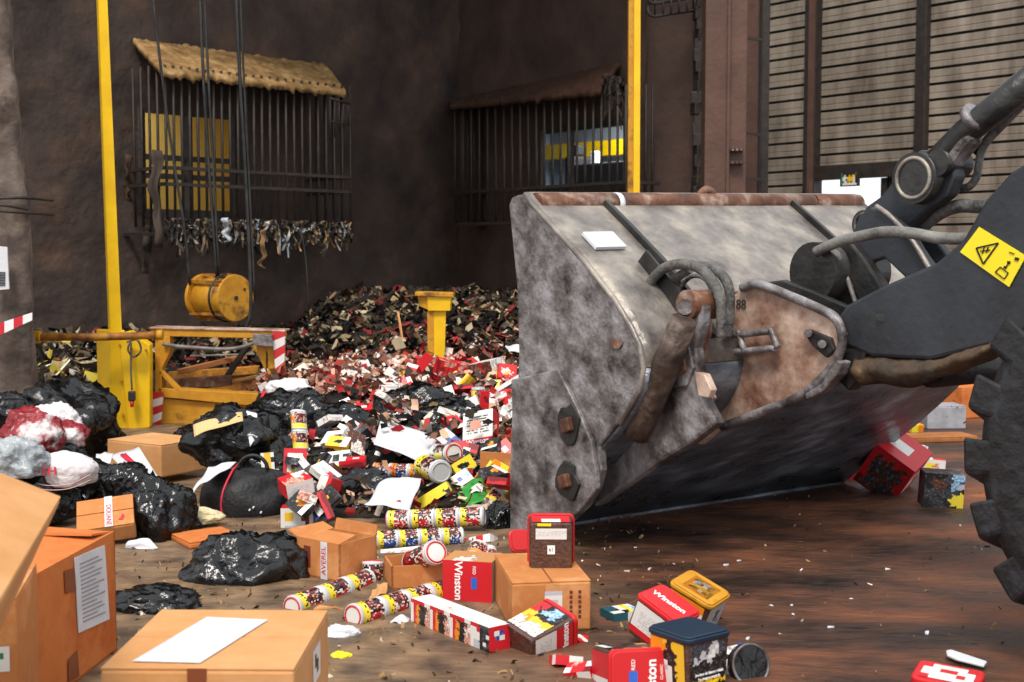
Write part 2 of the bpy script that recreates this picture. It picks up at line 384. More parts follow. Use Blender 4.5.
# things seen through the right window
mb = MB(); s0, s1, z0, z1 = hR
mb.beam(qB(s0-1.35, 1.15, z0+(z1-z0)*.84), qB(s1-.3, 1.15, z0+(z1-z0)*.80), .1, .17)
tagp(mb.build('girder', M_YEL), 'yellow horizontal girder seen through the bars of the right window', 'girder')
ch = thing('office_chair', 'dark swivel chair silhouette inside the barred right window', 'chair', qB(s0-.25, .6, z0-.33))
b0 = qB(s0-.25, .6, z0-.33)
MB().box(b0+Z*.33, (.34, .34, .07)).build('seat', M_LEATHER, ch, bevel=.02)
MB().box(b0+Z*.55+NR*-.14, (.34, .07, .36), Matrix.Rotation(.5, 3, 'Z')).build('backrest', M_LEATHER, ch, bevel=.02)
MB().box(b0+Z*.80+NR*-.14, (.13, .07, .12), Matrix.Rotation(.5, 3, 'Z')).build('headrest', M_LEATHER, ch, bevel=.02)
mb = MB().tube([b0, b0+Z*.3], .03)
mb.build('pedestal', M_FRAME, ch)
dk = thing('control_desk', 'dark desk with white gauges behind the barred right window', 'desk', qB(s1-.85, .6, z0-.3))
c0 = qB(s1-.85, .6, z0-.3)
Rdesk = Matrix((DR, -NR, Z)).transposed()
MB().box(c0+Z*.30, (.95, .3, .58), Rdesk).build('cabinet', M_LEATHER, dk, bevel=.02)
MB().box(c0+Z*.66-DR*.25, (.08, .08, .14), Rdesk).build('gauge', M_WHITEPL, dk, bevel=.01)
# shed wall with cladding and the open door
DW = Vector((.628, -.778, 0)); NW = Vector((-.778, -.628, 0)); PW = Vector((4.76, 18.3, 0))
def wc(px, py, nn=0): return hit_plane(PW+NW*nn, NW, px, py)
dS0 = (wc(817, 200)-PW).dot(DW); dS1 = (wc(888, 200)-PW).dot(DW); dZ = wc(850, 180).z
mb = MB(); z = 0.0; stp = .205
sA, sB = -3.6, 9.0
while z < 7:
    for (a, b) in ([(sA, dS0), (dS1, sB)] if z+.02 < dZ else [(sA, sB)]):
        q = lambda s, zz, k: PW+DW*s+NW*k+Z*zz
        za = min(z+stp, 7)
        pr = [(z, 0), (z+.018, 0), (z+.03, .035), (z+.09, .035), (z+.098, .028), (z+.106, .035), (za-.012, .035), (za, 0)]
        for (z_0, k0), (z_1, k1) in zip(pr, pr[1:]):
            mb.add([q(a, z_0, k0), q(b, z_0, k0), q(b, z_1, k1), q(a, z_1, k1)], [(0, 1, 2, 3)], mi=1 if k0 == 0 else 0)
    z += stp
struct(mb.build('wall_right', [M_CLAD, M_CLADG]))
tn = 0
def trim(mb, m, bevel=0):
    global tn; tn += 1; return struct(mb.build('trim_%d' % tn, m, bevel=bevel))
Rw = Matrix((DW, -NW, Z)).transposed()
for px, wd, dp in ((812, .2, .2), (920, .16, .12)):
    q = wc(px, 200, .08); trim(MB().box((q.x, q.y, 3.5 if px < 900 else 5.2), (wd, dp, 7 if px < 900 else 6.2), Rw), M_FRAME, .01)
q = wc(812, 200, .16); trim(MB().box((q.x, q.y, 3.5), (.05, .2, 7), Rw), M_COLUMN)
a = wc(816, 172, .1); b = wc(925, 172, .1); c = (a+b)/2; trim(MB().box((c.x, c.y, dZ+.11), ((b-a).length, .12, .2), Rw), M_FRAME)
for s_ in (dS0, dS1): q = PW+DW*s_+NW*.04; trim(MB().box((q.x, q.y, dZ/2), (.09, .14, dZ), Rw), M_FRAME)
# steel frame and leaf of the open door
dframe = MB(); q = PW+DW*(dS1+.12)+NW*.05
dframe.box((q.x, q.y, dZ/2), (.06, .06, dZ), Rw)
struct(dframe.build('door_1', M_FRAME))
sg = thing('exit_sign', 'small green and yellow exit sign with a running figure above the bright doorway', 'sign', wc(850, 178, .18))
q = wc(850, 179, .18); MB().box(q, (.30, .05, .2), Rw).build('housing', M_FRAME, sg)
mb = MB(); o = q+NW*.028-DW*.13-Z*.085
PALS = {'K': C('#15171a'), 'W': C('#dfddd9'), 'Y': C('#e8b92a'), 'G': C('#2c7a48'), 'R': C('#c81e28'), 'O': C('#e58a1c'), 'B': C('#5b3527'), 'P': C('#cc8f7e'),
        'U': C('#2d4f9c'), 'S': C('#b9babf'), 'D': C('#7a141c'), 'T': C('#1f5663'), 'N': C('#3a3c42'), 'L': C('#8fb3d0'), 'C': C('#c58d5c'), 'M': C('#d9cfc6'), 'y': C('#efd93a')}
mb.grid(o, DW*.26, Z*.17, ["GKKKKKKKKG", "GKWKKYKYYK", "GWWWYYYYWK", "GWWKYYYYWK", "GKWWKYKYWK", "GWWWWWWWWW"], PALS, 0)
mb.build('pictogram', M_PRINT, sg)
# brown pit end wall, steel columns and pipe
q = P(640, 200, 12.85); r = P(703, 200, 12.85)
trim(MB().box(((q.x+r.x)/2, 13.1, 3.5), (r.x-q.x, .5, 7)), M_PITB, .01)
mb = MB(); rnd = random.Random(3)
for k in range(70):
    zz = k*.1; cx = P(698, 200, 12.6).x
    mb.box((cx+rnd.uniform(-.015, .015), 12.6, zz+.05), (.1+rnd.uniform(-.02, .03), .14, .12), Euler((0, 0, rnd.uniform(-.3, .3))).to_matrix())
trim(mb, M_FRAME, .01)
q = P(704, 200, 12.3); r = P(745, 200, 12.3); xm = P(727, 200, 12.3).x
mb = MB(); mb.box(((q.x+xm)/2, 12.42, 3.5), (xm-q.x, .25, 7)); mb.box(((r.x+xm)/2+.005, 12.46, 3.5), (r.x-xm+.01, .25, 7)); mb.box((xm, 12.3, 3.5), (.03, .05, 7))
trim(mb, M_COLUMN, .006)
# small bolted bracket on that column
bk = thing('wall_bracket', 'small bolted steel bracket low on the brown column', 'bracket', P(735, 150, 12.3))
c = P(736, 150, 12.3); MB().box(c+Vector((0, 0, 0)), (.13, .06, .035)).build('upper_clamp', M_FRAME, bk, bevel=.004)
MB().box(c-Z*.12, (.13, .06, .035)).build('lower_clamp', M_FRAME, bk, bevel=.004)
[MB().tube([c+Vector((dx, -.02, dz)), c+Vector((dx, -.06, dz))], .012, 8).build('bolt_head', M_RUST, bk) for dx in (-.04, 0, .04) for dz in (0, -.12)]
q = P(760, 200, 16); r = P(768, 200, 16); trim(MB().box(((q.x+r.x)/2, 16.1, 3.5), (r.x-q.x, .2, 7)), M_FRAME, .01)
q = P(741, 200, 16.3); r = P(764, 200, 16.3); trim(MB().box(((q.x+r.x)/2, 16.4, 3.5), (r.x-q.x, .06, 7)), M_COLUMN)
mb = MB()
for py in (38, 133, 178): mb.beam(P(742, py, 15.8), P(764, py+2, 15.8), .03, .03)
trim(mb, M_FRAME)
# unseen roof slab added over the pit to darken it
struct(MB().box((-7.6, 19.9, 7.1), (17, 20, .15)).build('ceiling_shade', M_CEIL))
# unseen dark wall added beyond the left pit wall to block daylight
struct(MB().box((-6.7, 14.5, 3.5), (.2, 12, 7)).build('wall_light_block', M_PITB))

# ================================================================== FIXTURES IN THE PIT
def cage(name, label, wf, d, nr, tl, tr, br, bl, bars, y_bot, rails, mdust, depth, seed):
    """barred guard with a sloping hood: tl.. = the hood's picture corners, bars = picture x of first, last and count"""
    root = thing(name, label, 'window guard', wf((bl[0]+br[0])/2, y_bot[0], 0))
    a, b = wf(*tl, .02), wf(*tr, .02); c_, d_ = wf(*br, depth), wf(*bl, depth)
    mb = MB(); ns, nt = 110, 12; vs = []
    for j in range(nt+1):
        for i in range(ns+1):
            u_, v_ = i/ns, j/nt
            p = (a*(1-u_)+b*u_)*(1-v_)+(d_*(1-u_)+c_*u_)*v_
            k = noise.fractal(Vector((u_*22, v_*5, seed)), 1, 2, 5)*.035
            vs.append(p+Z*(.03+abs(k))-(Z*.9-nr*.4)*(.07*max(0, noise.noise(Vector((u_*30, seed, 2)))) if j == nt else 0))
    m_ = len(vs); vs += [v-Z*.06 for v in vs]; W = ns+1
    fs = [(j*W+i, (j+1)*W+i, (j+1)*W+i+1, j*W+i+1) for j in range(nt) for i in range(ns)]
    fs += [(m_+j*W+i, m_+j*W+i+1, m_+(j+1)*W+i+1, m_+(j+1)*W+i) for j in range(nt) for i in range(ns)]
    fs += [(nt*W+i, m_+nt*W+i, m_+nt*W+i+1, nt*W+i+1) for i in range(ns)]
    fs += [(j*W, m_+j*W, m_+(j+1)*W, (j+1)*W) for j in range(nt)]+[(j*W+ns, (j+1)*W+ns, m_+(j+1)*W+ns, m_+j*W+ns) for j in range(nt)]
    mb.add(vs, fs, smooth=True).build('hood', mdust, root)
    kk = depth-.06
    x0, x1, cnt = bars
    for i in range(cnt):
        t = i/(cnt-1); px = x0+(x1-x0)*t
        ytop = bl[1]+(br[1]-bl[1])*t+2; yb = y_bot[0]+(y_bot[1]-y_bot[0])*t
        p = wf(px, ytop, kk); q = Vector((p.x, p.y, wf(px, yb, kk).z))
        MB().tube([p+Z*.1, q], .013, 6).build('bar', M_FRAME, root)
    e0, e1 = (x0, x1)
    for s_, (px, t) in enumerate(((x0, 0), (x1, 1))):     # bars of the two cheeks
        p = wf(px, bl[1]+(br[1]-bl[1])*t, kk); zb = wf(px, y_bot[0]+(y_bot[1]-y_bot[0])*t, kk).z
        for k in (.2, .4, .6, .8):
            pp = p-nr*(kk*k)
            MB().tube([pp+Z*.1, Vector((pp.x, pp.y, zb))], .013, 6).build('side_bar', M_FRAME, root)
    for (ya, yb) in rails:
        p, q = wf(x0, ya, kk), wf(x1, yb, kk)
        zz = (p.z+q.z)/2; p.z = q.z = zz
        mb = MB(); mb.beam(p, q, .045, .03); mb.beam(p, p-nr*kk, .045, .03); mb.beam(q, q-nr*kk, .045, .03)
        mb.build('rail', M_FRAME, root)
    return root, kk
def rags(name, label, cat, pts, n, seed, cols, lo, hi, wmin=.02, wmax=.06):
    """countless shreds of film and cloth hanging from a bar"""
    rnd = random.Random(seed); mb = MB()
    for k in range(n):
        p = pts(rnd.random()); L = rnd.uniform(lo, hi)*rnd.random()**.6; w_ = rnd.uniform(wmin, wmax); col = C(rnd.choice(cols))
        ang = rnd.uniform(0, math.pi); dx = Vector((math.cos(ang), math.sin(ang), 0))*w_/2
        top = p+Z*rnd.uniform(-.02, .07); vs = []
        for j in range(4):
            t = j/3; c_ = top-Z*L*t+Vector((rnd.uniform(-.02, .02), rnd.uniform(-.02, .02), 0))*(1+t)
            ww = dx*(1-.5*t)*rnd.uniform(.5, 1.2); vs += [c_-ww, c_+ww]
        mb.add(vs, [(0, 1, 3, 2), (2, 3, 5, 4), (4, 5, 7, 6)], col)
    o = mb.build(name, M_RAG); tagp(o, label, cat, kind='stuff'); return o
RC = ['#2a2522', '#3a322c', '#4b3f35', '#1d1b1a', '#7a6a58', '#5a4a3c', '#33302e', '#8a8078', '#262322', '#47403a']
cg, kk = cage('window_guard', 'barred window guard under a dusty tan hood on the left pit wall', wl, DL, NL, (133, 42), (326, 68), (346, 94), (162, 74), (165, 350, 24), (226, 243), ((167, 178), (184, 192), (226, 243)), M_DUST, .75, 1)
zl = wl(165, 226, kk); zr = wl(350, 243, kk); zl.z = zr.z = (zl.z+zr.z)/2
rags('hanging_rags', 'torn rags and film caught along the foot of the left window guard', 'rags', lambda t: zl+(zr-zl)*t+NL*.02+Z*.08, 900, 5, RC*2+['#b9b4ae', '#9aa4ac', '#a5834e'], .06, .30, .02, .06)
cg2, kk2 = cage('window_guard', 'dark barred window guard under a brown hood on the right pit wall', wr, DR, NR, (449, 104), (620, 66), (600, 93), (450, 108), (455, 626, 22), (222, 222), ((186, 190), (222, 222)), M_DUSTD, .5, 9)
z2l = wr(560, 118, .35); z2r = wr(622, 100, .35)
rags('hanging_rags', 'dark rags hanging from the hood corner of the right window guard', 'rags', lambda t: wr(604+20*t, 80+4*t, .42), 110, 6, RC[:4], .15, .55, .02, .05)
# a tall scrap of cloth caught on the left guard
def strip_sheet(name, label, cat, top, L, w0, mat_, seed, dx=Vector((1, 0, 0)), col=None, group=None):
    rnd = random.Random(seed); vs = []; n_ = 12
    for j in range(n_+1):
        t = j/n_; c_ = top-Z*L*t+Vector((noise.noise(Vector((t*4, seed, 0)))*.06, noise.noise(Vector((t*4, seed, 5)))*.06, 0))
        for i in range(4):
            vs.append(c_+dx*w0*(i/3-.5)*(1-.3*t+.3*noise.noise(Vector((t*6, seed, 9))))+Vector((0, math.sin(i*2+t*5+seed)*.03, 0)))
    mb = MB().add(vs, [(j*4+i, j*4+i+1, j*4+i+5, j*4+i+4) for j in range(n_) for i in range(3)], col, smooth=True)
    o = mb.build(name, mat_); s_ = o.modifiers.new('th', 'SOLIDIFY'); s_.thickness = .006
    return tagp(o, label, cat, group)
strip_sheet('torn_cloth', 'long grey-brown cloth scrap dangling at the left edge of the lit window', 'rag', wl(156, 150, .74), .85, .11, M_RAG, 3, DL, C('#4a4038'))
strip_sheet('torn_cloth', 'tan cloth scrap dangling low on the left window guard', 'rag', wl(263, 230, .78), .36, .06, M_RAG, 8, DL, C('#8a6a4a'))
strip_sheet('torn_cloth', 'white film scrap hanging at the foot of the left window guard', 'rag', wl(226, 218, .78), .22, .07, M_RAG, 11, DL, C('#b9c0c6'))
strip_sheet('torn_cloth', 'dark ragged strip hanging on the pit wall left of the window guard', 'rag', wl(128, 155, .1), .42, .07, M_RAG, 15, DL, C('#4d3a2e'))
strip_sheet('torn_cloth', 'grey ragged strip hanging low on the pit wall beside the yellow post', 'rag', wl(146, 225, .1), .45, .1, M_RAG, 19, DL, C('#3f3833'))
# wire basket pieces right of the left guard
mb = MB()
for i in range(5):
    a = wl(330+i*4.5, 98+i*1.2, .8); mb.tube([a, Vector((a.x, a.y, a.z-.42+.05*i))], .008, 6)
mb.tube([wl(329, 98, .8), wl(350, 104, .8)], .012, 6); mb.tube([wl(330, 121, .8), wl(350, 125, .8)], .008, 6)
tagp(mb.build('wire_rack', M_FRAME), 'bent wire rack hung at the right end of the left window guard', 'rack')
# ladder cage at the top right
lc = thing('ladder_cage', 'rusty ladder cage end jutting out high on the brown wall', 'ladder', P(670, 8, 12.5))
for py in (3, 16):
    MB().tube(spline([P(697, py-6, 12.6), P(670, py-2, 12.4), P(652, py, 12.3), P(648, py-8, 12.3), P(652, py-16, 12.4)]), .014, 8).build('hoop', M_FRAME, lc)
for k in range(6): MB().tube([P(655+k*8, 16-k*.9, 12.35), P(655+k*8, -6-k*.9, 12.35)], .01, 6).build('rung', M_FRAME, lc)

# yellow posts
yp = thing('steel_post', 'tall leaning yellow steel post with a wide base and pendant switch on the left', 'post', G(122, 431))
y0 = 7.85
def quadcol(pl, Y0, dpt):   # prism pushed away from the camera
    return MB().prism([P(x, y, Y0) for x, y in pl], (0, dpt, 0))
MB().prism([P(96, -60, y0), P(105, -60, y0), P(122, 332, y0), P(110, 332, y0)], (-.045, .11, 0)).build('shaft', M_YEL, yp, bevel=.006)
MB().prism([P(110, 330, y0), P(125, 330, y0), P(131, 431, y0), P(112, 431, y0)], (-.12, .11, 0)).build('lower_shaft', M_YEL, yp, bevel=.006)
MB().prism([P(118, 334, y0-.02), P(130, 331, y0-.02), P(150, 345, y0+.0), P(150, 428, y0), P(128, 430, y0-.02)], (-.02, .14, 0)).build('switch_cabinet', M_YEL, yp, bevel=.008)
MB().prism([P(86, 392, y0), P(112, 385, y0), P(116, 432, y0), P(96, 432, y0)], (0, .1, 0)).build('foot_gusset', M_YEL, yp, bevel=.006)
[MB().tube([P(x, y, y0-.03), P(x, y, y0-.005)], .008, 8).build('bolt_head', M_YELD, yp) for x, y in ((120, 345), (121, 380), (123, 415), (146, 350))]
pc = thing('pendant_switch', 'small dark pendant switch hanging on a cord against the yellow cabinet', 'switch', P(132, 395, y0-.07))
MB().tube(spline([P(127, 342, y0-.05), P(137, 340, y0-.07), P(141, 350, y0-.09), P(134, 357, y0-.08), P(128, 350, y0-.06), P(131, 343, y0-.06), P(131, 370, y0-.07), P(132, 390, y0-.07)]), .006, 6).build('cord', M_HOSE, pc)
MB().box(P(132, 396, y0-.08), (.04, .035, .06)).build('switch_box', M_DARKS, pc, bevel=.006)
MB().tube([P(132, 401, y0-.08), P(132, 407, y0-.08)], [.014, .01], 8).build('push_button', M_REDLID, pc)
yp2 = thing('steel_post', 'slim yellow steel post standing behind the loader bucket', 'post', G(633, 376))
q = P(633, 100, 11.6)
MB().prism([P(629, -60, 11.6), P(635, -60, 11.6), P(633, 375, 11.6), P(627, 375, 11.6)], (0, .1, 0)).build('web', M_YELD, yp2, bevel=.004)  # darker yellow paints this face as the post's shaded side
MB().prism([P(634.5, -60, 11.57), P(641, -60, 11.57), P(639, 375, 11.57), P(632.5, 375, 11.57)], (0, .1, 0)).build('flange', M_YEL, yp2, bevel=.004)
# rail between pillar and post
hr = thing('guard_rail', 'rusty yellow pipe rail between the concrete pillar and the yellow post', 'rail', G(90, 431))
MB().tube([P(24, 337, 7.6), P(100, 337, 7.68), P(160, 335, 7.75)], .023, 12).build('pipe', M_YELR, hr)
MB().tube([P(157, 335, 7.75), P(163, 335, 7.75)], .03, 12).build('end_collar', M_YELD, hr)
MB().box(P(36, 337, 7.6), (.05, .05, .07)).build('bracket', M_YELD, hr)

# concrete pillar at the left edge
mb = MB(); n = 70; vs = []; W = 26
edge = [(-80, -3), (0, 5), (40, 9), (100, 13), (150, 17), (200, 24), (250, 27), (300, 29), (350, 31), (400, 34), (470, 36)]
for j in range(n+1):
    py = -80+560*j/n; ex = lerp_table(py, edge)
    for i in range(W+1):
        t = i/W
        base = P(-70+(ex+70)*min(1, t/.75), py, 7.0)
        if t > .75: base = P(ex, py, 7.0+(t-.75)/.25*.7)
        k = noise.fractal(Vector((base.x*4, base.y*4, base.z*4)), 1, 2, 6)*.055
        vs.append(base+Vector((k*.8, -k, 0)))
fs = [(j*(W+1)+i, j*(W+1)+i+1, (j+1)*(W+1)+i+1, (j+1)*(W+1)+i) for j in range(n) for i in range(W)]
b0 = [v+Vector((-.2, .7, 0)) for v in (vs[0], vs[-1])]
o = MB().add(vs, fs, smooth=True).build('wall_pillar', M_CONC); struct(o); o.modifiers.new('s', 'SOLIDIFY').thickness = .02
pn = thing('paper_notice', 'white printed notice on the edge of the concrete pillar', 'notice', P(3, 270, 6.88))
MB().prism([P(-12, 245, 6.88), P(7, 247, 6.88), P(9, 289, 6.88), P(-12, 291, 6.88)], (0, .01, 0)).build('sheet', M_PAPER, pn)
mb = MB()
for k in range(9): mb.prism([P(-5, 272+k*1.6, 6.875), P(5, 272+k*1.6, 6.875), P(5, 272.8+k*1.6, 6.875), P(-5, 272.8+k*1.6, 6.875)], (0, .004, 0))
mb.build('print', M_BLACKINK, pn)
mb = MB()
for k in range(5):
    x0 = -14+k*9.2
    mb.prism([P(x0, 335-(x0)*.46, 6.86), P(x0+9.2, 335-(x0+9.2)*.46, 6.86), P(x0+9.2, 323-(x0+9.2)*.33, 6.86), P(x0, 323-(x0)*.33, 6.86)], (0, .006, 0), C('#c3202c') if k % 2 else C('#e4e2e2'))
tagp(mb.build('barrier_tape', M_PRINT), 'red and white striped barrier tape wrapped across the concrete pillar', 'tape')
for k, (a, b, lab) in enumerate((((-10, 199), (27, 198), 'upper thin wire tied around the concrete pillar'), ((-10, 210), (28, 213), 'lower thin wire tied around the concrete pillar'))):
    pa, pb = P(*a, 6.86), P(*b, 6.92); mb = MB().tube(spline([pa, (pa+pb)/2-Vector((0, .05, 0)), pb, pb+Vector((.03, .3, 0))]), .009, 6)
    if k == 1: mb.tube(spline([pa+Z*.03, (pa+pb)/2-Vector((0, .05, -.03)), pb+Z*.02]), .008, 6)
    tagp(mb.build('tie_wire', M_FRAME), lab, 'wire')

# hanging cables, drum
def cable(pts, r, lab, Y):
    o = MB().tube(spline([P(x, y, Y) for x, y in pts], 6), r, 6).build('hanging_cable', M_DARKS); tagp(o, lab, 'cable')
cable([(149, -40), (160, 60), (172, 150), (184, 225), (190, 285)], .010, 'thin slanting steel cable left of the yellow drum', 9.3)
cable([(199, -40), (203, 70), (210, 180), (217, 280)], .011, 'left cable of the close pair holding the yellow drum', 9.22)
cable([(203, -40), (208, 70), (214, 180), (219, 276)], .009, 'right cable of the close pair holding the yellow drum', 9.22)
cable([(235, -40), (239, 60), (246, 180), (251, 300), (246, 330)], .013, 'thick black cable hanging right of the yellow drum', 9.1)
cable([(239, -40), (243, 60), (249, 180), (255, 300)], .008, 'thin cable beside the thick black one right of the drum', 9.1)
cable([(302, 235), (306, 262), (309, 310)], .006, 'short loose cord hanging from the rags over the far heap', 10.5)
dr = thing('cable_drum', 'worn yellow cable drum hanging on cables above the yellow press frame', 'drum', P(218, 320, 9.4))
ax = Vector((.80, -.60, 0)); cF = P(236, 298, 9.22); r_ = .166
cB = cF-ax*.36
Xd = Vector((.60, .80, 0))
def disc(mb, c, r0, r1, a, th, n=40, col=None):
    p = arc(c, r1, 0, 2*math.pi, n, Xd, Z)[:-1]; mb.prism(p, a*th, col)
mb = MB(); disc(mb, cF-ax*.02, 0, r_, ax, .02); mb.build('front_flange', M_YELD, dr, bevel=.004)
mb = MB(); disc(mb, cB, 0, r_, ax, .03); mb.build('rear_flange', M_YELD, dr, bevel=.004)
MB().tube([cB, cF-ax*.01], r_*.82, 36).build('barrel', M_YELD, dr)
for a in (.25, .5, .75, 1.25, 1.5, 1.75):
    d_ = Xd*math.cos(a*math.pi)+Z*math.sin(a*math.pi); MB().beam(cB+d_*r_*.97, cF+d_*r_*.97-ax*.01, .02, .02).build('tie_bar', M_YELR, dr)
mb = MB(); mb.tube([cF-ax*.001, cF+ax*.008], .016, 12); mb.tube([cF+Xd*.08+Z*.06, cF+Xd*.08+Z*.06+ax*.006], .01, 10); mb.build('hub_hole', M_FRAME, dr)
MB().tube([cB-ax*.05, cB], .05, 16).build('shaft', M_FRAME, dr)
mb = MB(); mb.tube(arc(cF-ax*.09, r_+.004, 0, 2*math.pi, 30, Xd, Z), .008, 6, cap=False); mb.build('cable_band', M_DARKS, dr)

# yellow press frame
fr = thing('press_frame', 'rusty yellow open press frame full of scrap beside the yellow post', 'machine frame', G(215, 425))
Yf = 8.05
def fbar(name, pl, dpt=.09, m=M_YELD, Y0=Yf): MB().prism([P(x, y, Y0) for x, y in pl], (0, dpt, 0)).build(name, m, fr, bevel=.004)
fbar('top_rail', [(151, 328), (284, 331), (284, 339), (151, 336)], .1)
fbar('top_plate', [(149, 327), (285, 330), (285, 332), (149, 329)], .18, M_RUSTP, Yf-.01)
fbar('post', [(155, 336), (170, 336), (170, 352), (162, 368), (160, 430), (155, 430)])
fbar('post', [(262, 339), (283, 339), (283, 425), (265, 425), (267, 392), (268, 355)])
fbar('lower_rail', [(158, 388), (266, 394), (262, 407), (160, 397)], .12)
fbar('front_panel', [(160, 398), (264, 407), (264, 426), (160, 430)], .03, M_YELD, Yf+.03)
fbar('gusset', [(158, 372), (162, 370), (182, 390), (176, 391)], .04)
fbar('gusset', [(252, 345), (266, 342), (266, 372), (260, 360)], .04)
fbar('sensor_box', [(253, 334), (272, 335), (272, 347), (253, 345)], .06, M_STEEL, Yf-.08)
fbar('rear_rail', [(168, 372), (258, 366), (258, 374), (168, 381)], .06, M_YELR, Yf+.7)
fbar('rear_panel', [(166, 378), (260, 374), (260, 415), (166, 415)], .03, M_YELR, Yf+.75)
for name, pl in (('striped_plate', [(272, 332), (285, 332), (284, 374), (276, 378)]), ('striped_plate', [(152, 392), (163, 393), (160, 431), (153, 431)])):
    mb = MB(); (x0, y0_), (x1, _), (x2, y2), (x3, y3) = pl; nst = 5
    for k in range(nst):
        a, b = k/nst, (k+1)/nst; sk = .10
        L = lambda t: (x0+(x3-x0)*t, y0_+(y3-y0_)*t); Rr = lambda t: (x1+(x2-x1)*t, pl[1][1]+(y2-pl[1][1])*t)
        q = [L(a), Rr(max(0, a-sk) if k else 0), Rr(b-sk if k < nst-1 else 1), L(b)]
        mb.prism([P(x, y, Yf-.03) for x, y in q], (0, .02, 0), C('#c4282c') if k % 2 == 0 else C('#dedada'))
    mb.build(name, M_PRINT, fr)
MB().tube(spline([P(163, 344, Yf-.02), P(185, 347, Yf-.04), P(230, 349, Yf-.04), P(258, 342, Yf-.06)]), .012, 8).build('hose', M_HOSEG, fr)
MB().beam(P(248, 345, Yf+.3), P(222, 384, Yf+.35), .03, .03).build('strut', M_FRAME, fr)
# yellow T-shaped stanchion in the far heap
ts = thing('bollard', 'bright yellow T-shaped steel stanchion standing in the far heap', 'stanchion', P(438, 372, 9.6))
Yt = 9.3
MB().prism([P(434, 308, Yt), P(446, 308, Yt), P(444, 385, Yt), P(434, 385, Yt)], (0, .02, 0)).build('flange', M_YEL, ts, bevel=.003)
MB().prism([P(427, 311, Yt), P(434.2, 311, Yt), P(434.2, 383, Yt), P(428, 383, Yt)], (.02, .15, 0)).build('web', M_YELD, ts, bevel=.003)  # shade on the stanchion's left side is put into this darker yellow
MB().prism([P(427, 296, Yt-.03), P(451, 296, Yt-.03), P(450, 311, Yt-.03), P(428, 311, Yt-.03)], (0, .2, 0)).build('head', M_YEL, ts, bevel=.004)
MB().prism([P(417, 294, Yt), P(428, 296, Yt-.02), P(428, 310, Yt-.02), P(419, 306, Yt)], (.02, .2, 0)).build('head_cheek', M_YELD, ts, bevel=.004)  # left cheek coloured darker for shade, like the web
MB().prism([P(415, 292, Yt-.05), P(453, 293, Yt-.05), P(453, 297, Yt-.05), P(415, 296, Yt-.05)], (0, .26, 0)).build('cap_plate', M_YELD, ts, bevel=.003)

# ================================================================== WHEEL LOADER
ld = thing('wheel_loader', 'black wheel loader with a worn grey bucket lowered into the rubbish', 'wheel loader', A)
bk = bpy.data.objects.new('bucket', None); scn.collection.objects.link(bk); bk.parent = ld; ORG[bk.name] = A.copy()
bk.empty_display_size = .05
def bw(px, py, u=0.0): q = bq(px, py, u)-A; return q.dot(WD), q.z
def U3(w_, z): return lambda u: bp(u, w_, z)
back_px = [(520, 195), (526, 194), (535, 206), (560, 233), (588, 264), (616, 300), (632, 326), (641, 345), (645, 368), (642, 388), (632, 410), (617, 428), (602, 446), (603, 470), (598, 490), (586, 508), (572, 521), (545, 529), (516, 533)]
prof = [bw(x, y) for x, y in back_px]
front_px = [(516, 500), (519, 420), (521, 350), (519, 285), (513, 225), (511, 205), (514, 197)]
# side plates: the near one and the far one
def side(u, th, name):
    mb = MB(); mb.prism([bp(u, *bw(x, y)) for x, y in back_px+front_px], U*th)
    o = mb.build(name, M_STEEL, bk, bevel=.008); return o
nsd = side(-.012, .035, 'side_plate'); back_px = back_px[:10]+[(622, 424), (606, 442), (588, 462), (566, 484), (543, 506), (517, 532)]; side(WID-.03, .035, 'side_plate').data.materials[0] = M_DARKS
# bright worn edge along the side plate
mb = MB(); mb.tube([bp(-.005, *bw(x, y)) for x, y in back_px[1:11]], .010, 8); mb.build('worn_edge', M_STEELT, nsd)
# bolted wear plate on the side plate's foot
wear_px = [(518, 379), (565, 369), (583, 405), (598, 440), (603, 470), (604, 488), (590, 507), (573, 522), (545, 530), (517, 533), (517, 470), (519, 410)]
wp = MB().prism([bp(-.012, *bw(x, y)) for x, y in wear_px], -U*.022).build('wear_plate', M_STEEL, nsd, bevel=.006)
def recess_patch(px, py, r, seed):  # raised dark patch stands in for the shade of a bolt recess
    mb = MB(); c = bq(px, py, -.034); k = 14; pts = []
    rnd = random.Random(seed)
    ring = [c+(WD*math.cos(a)*r*rnd.uniform(.75, 1.15)+Z*math.sin(a)*r*1.15*rnd.uniform(.8, 1.15)) for a in [2*math.pi*i/k for i in range(k)]]
    mb.prism(ring, -U*.008); mb.build('recess_shade', M_DARKS, nsd, bevel=.004)
    mb = MB(); mb.box(c-U*.014, (r*.75, r*.75, .03), Matrix((WD, Z, -U)).transposed() @ Euler((0, 0, .35)).to_matrix()); mb.build('bolt', M_RUST, nsd, bevel=.006)
recess_patch(570, 425, .068, 1); recess_patch(568, 481, .066, 2)
mb = MB(); c = bq(617, 344, -.014); mb.prism([c+WD*math.cos(a)*.03*(1+.3*math.sin(3*a))+Z*math.sin(a)*.016 for a in [.6*i for i in range(10)]], -U*.004); mb.build('rust_scar', M_RUST, nsd)
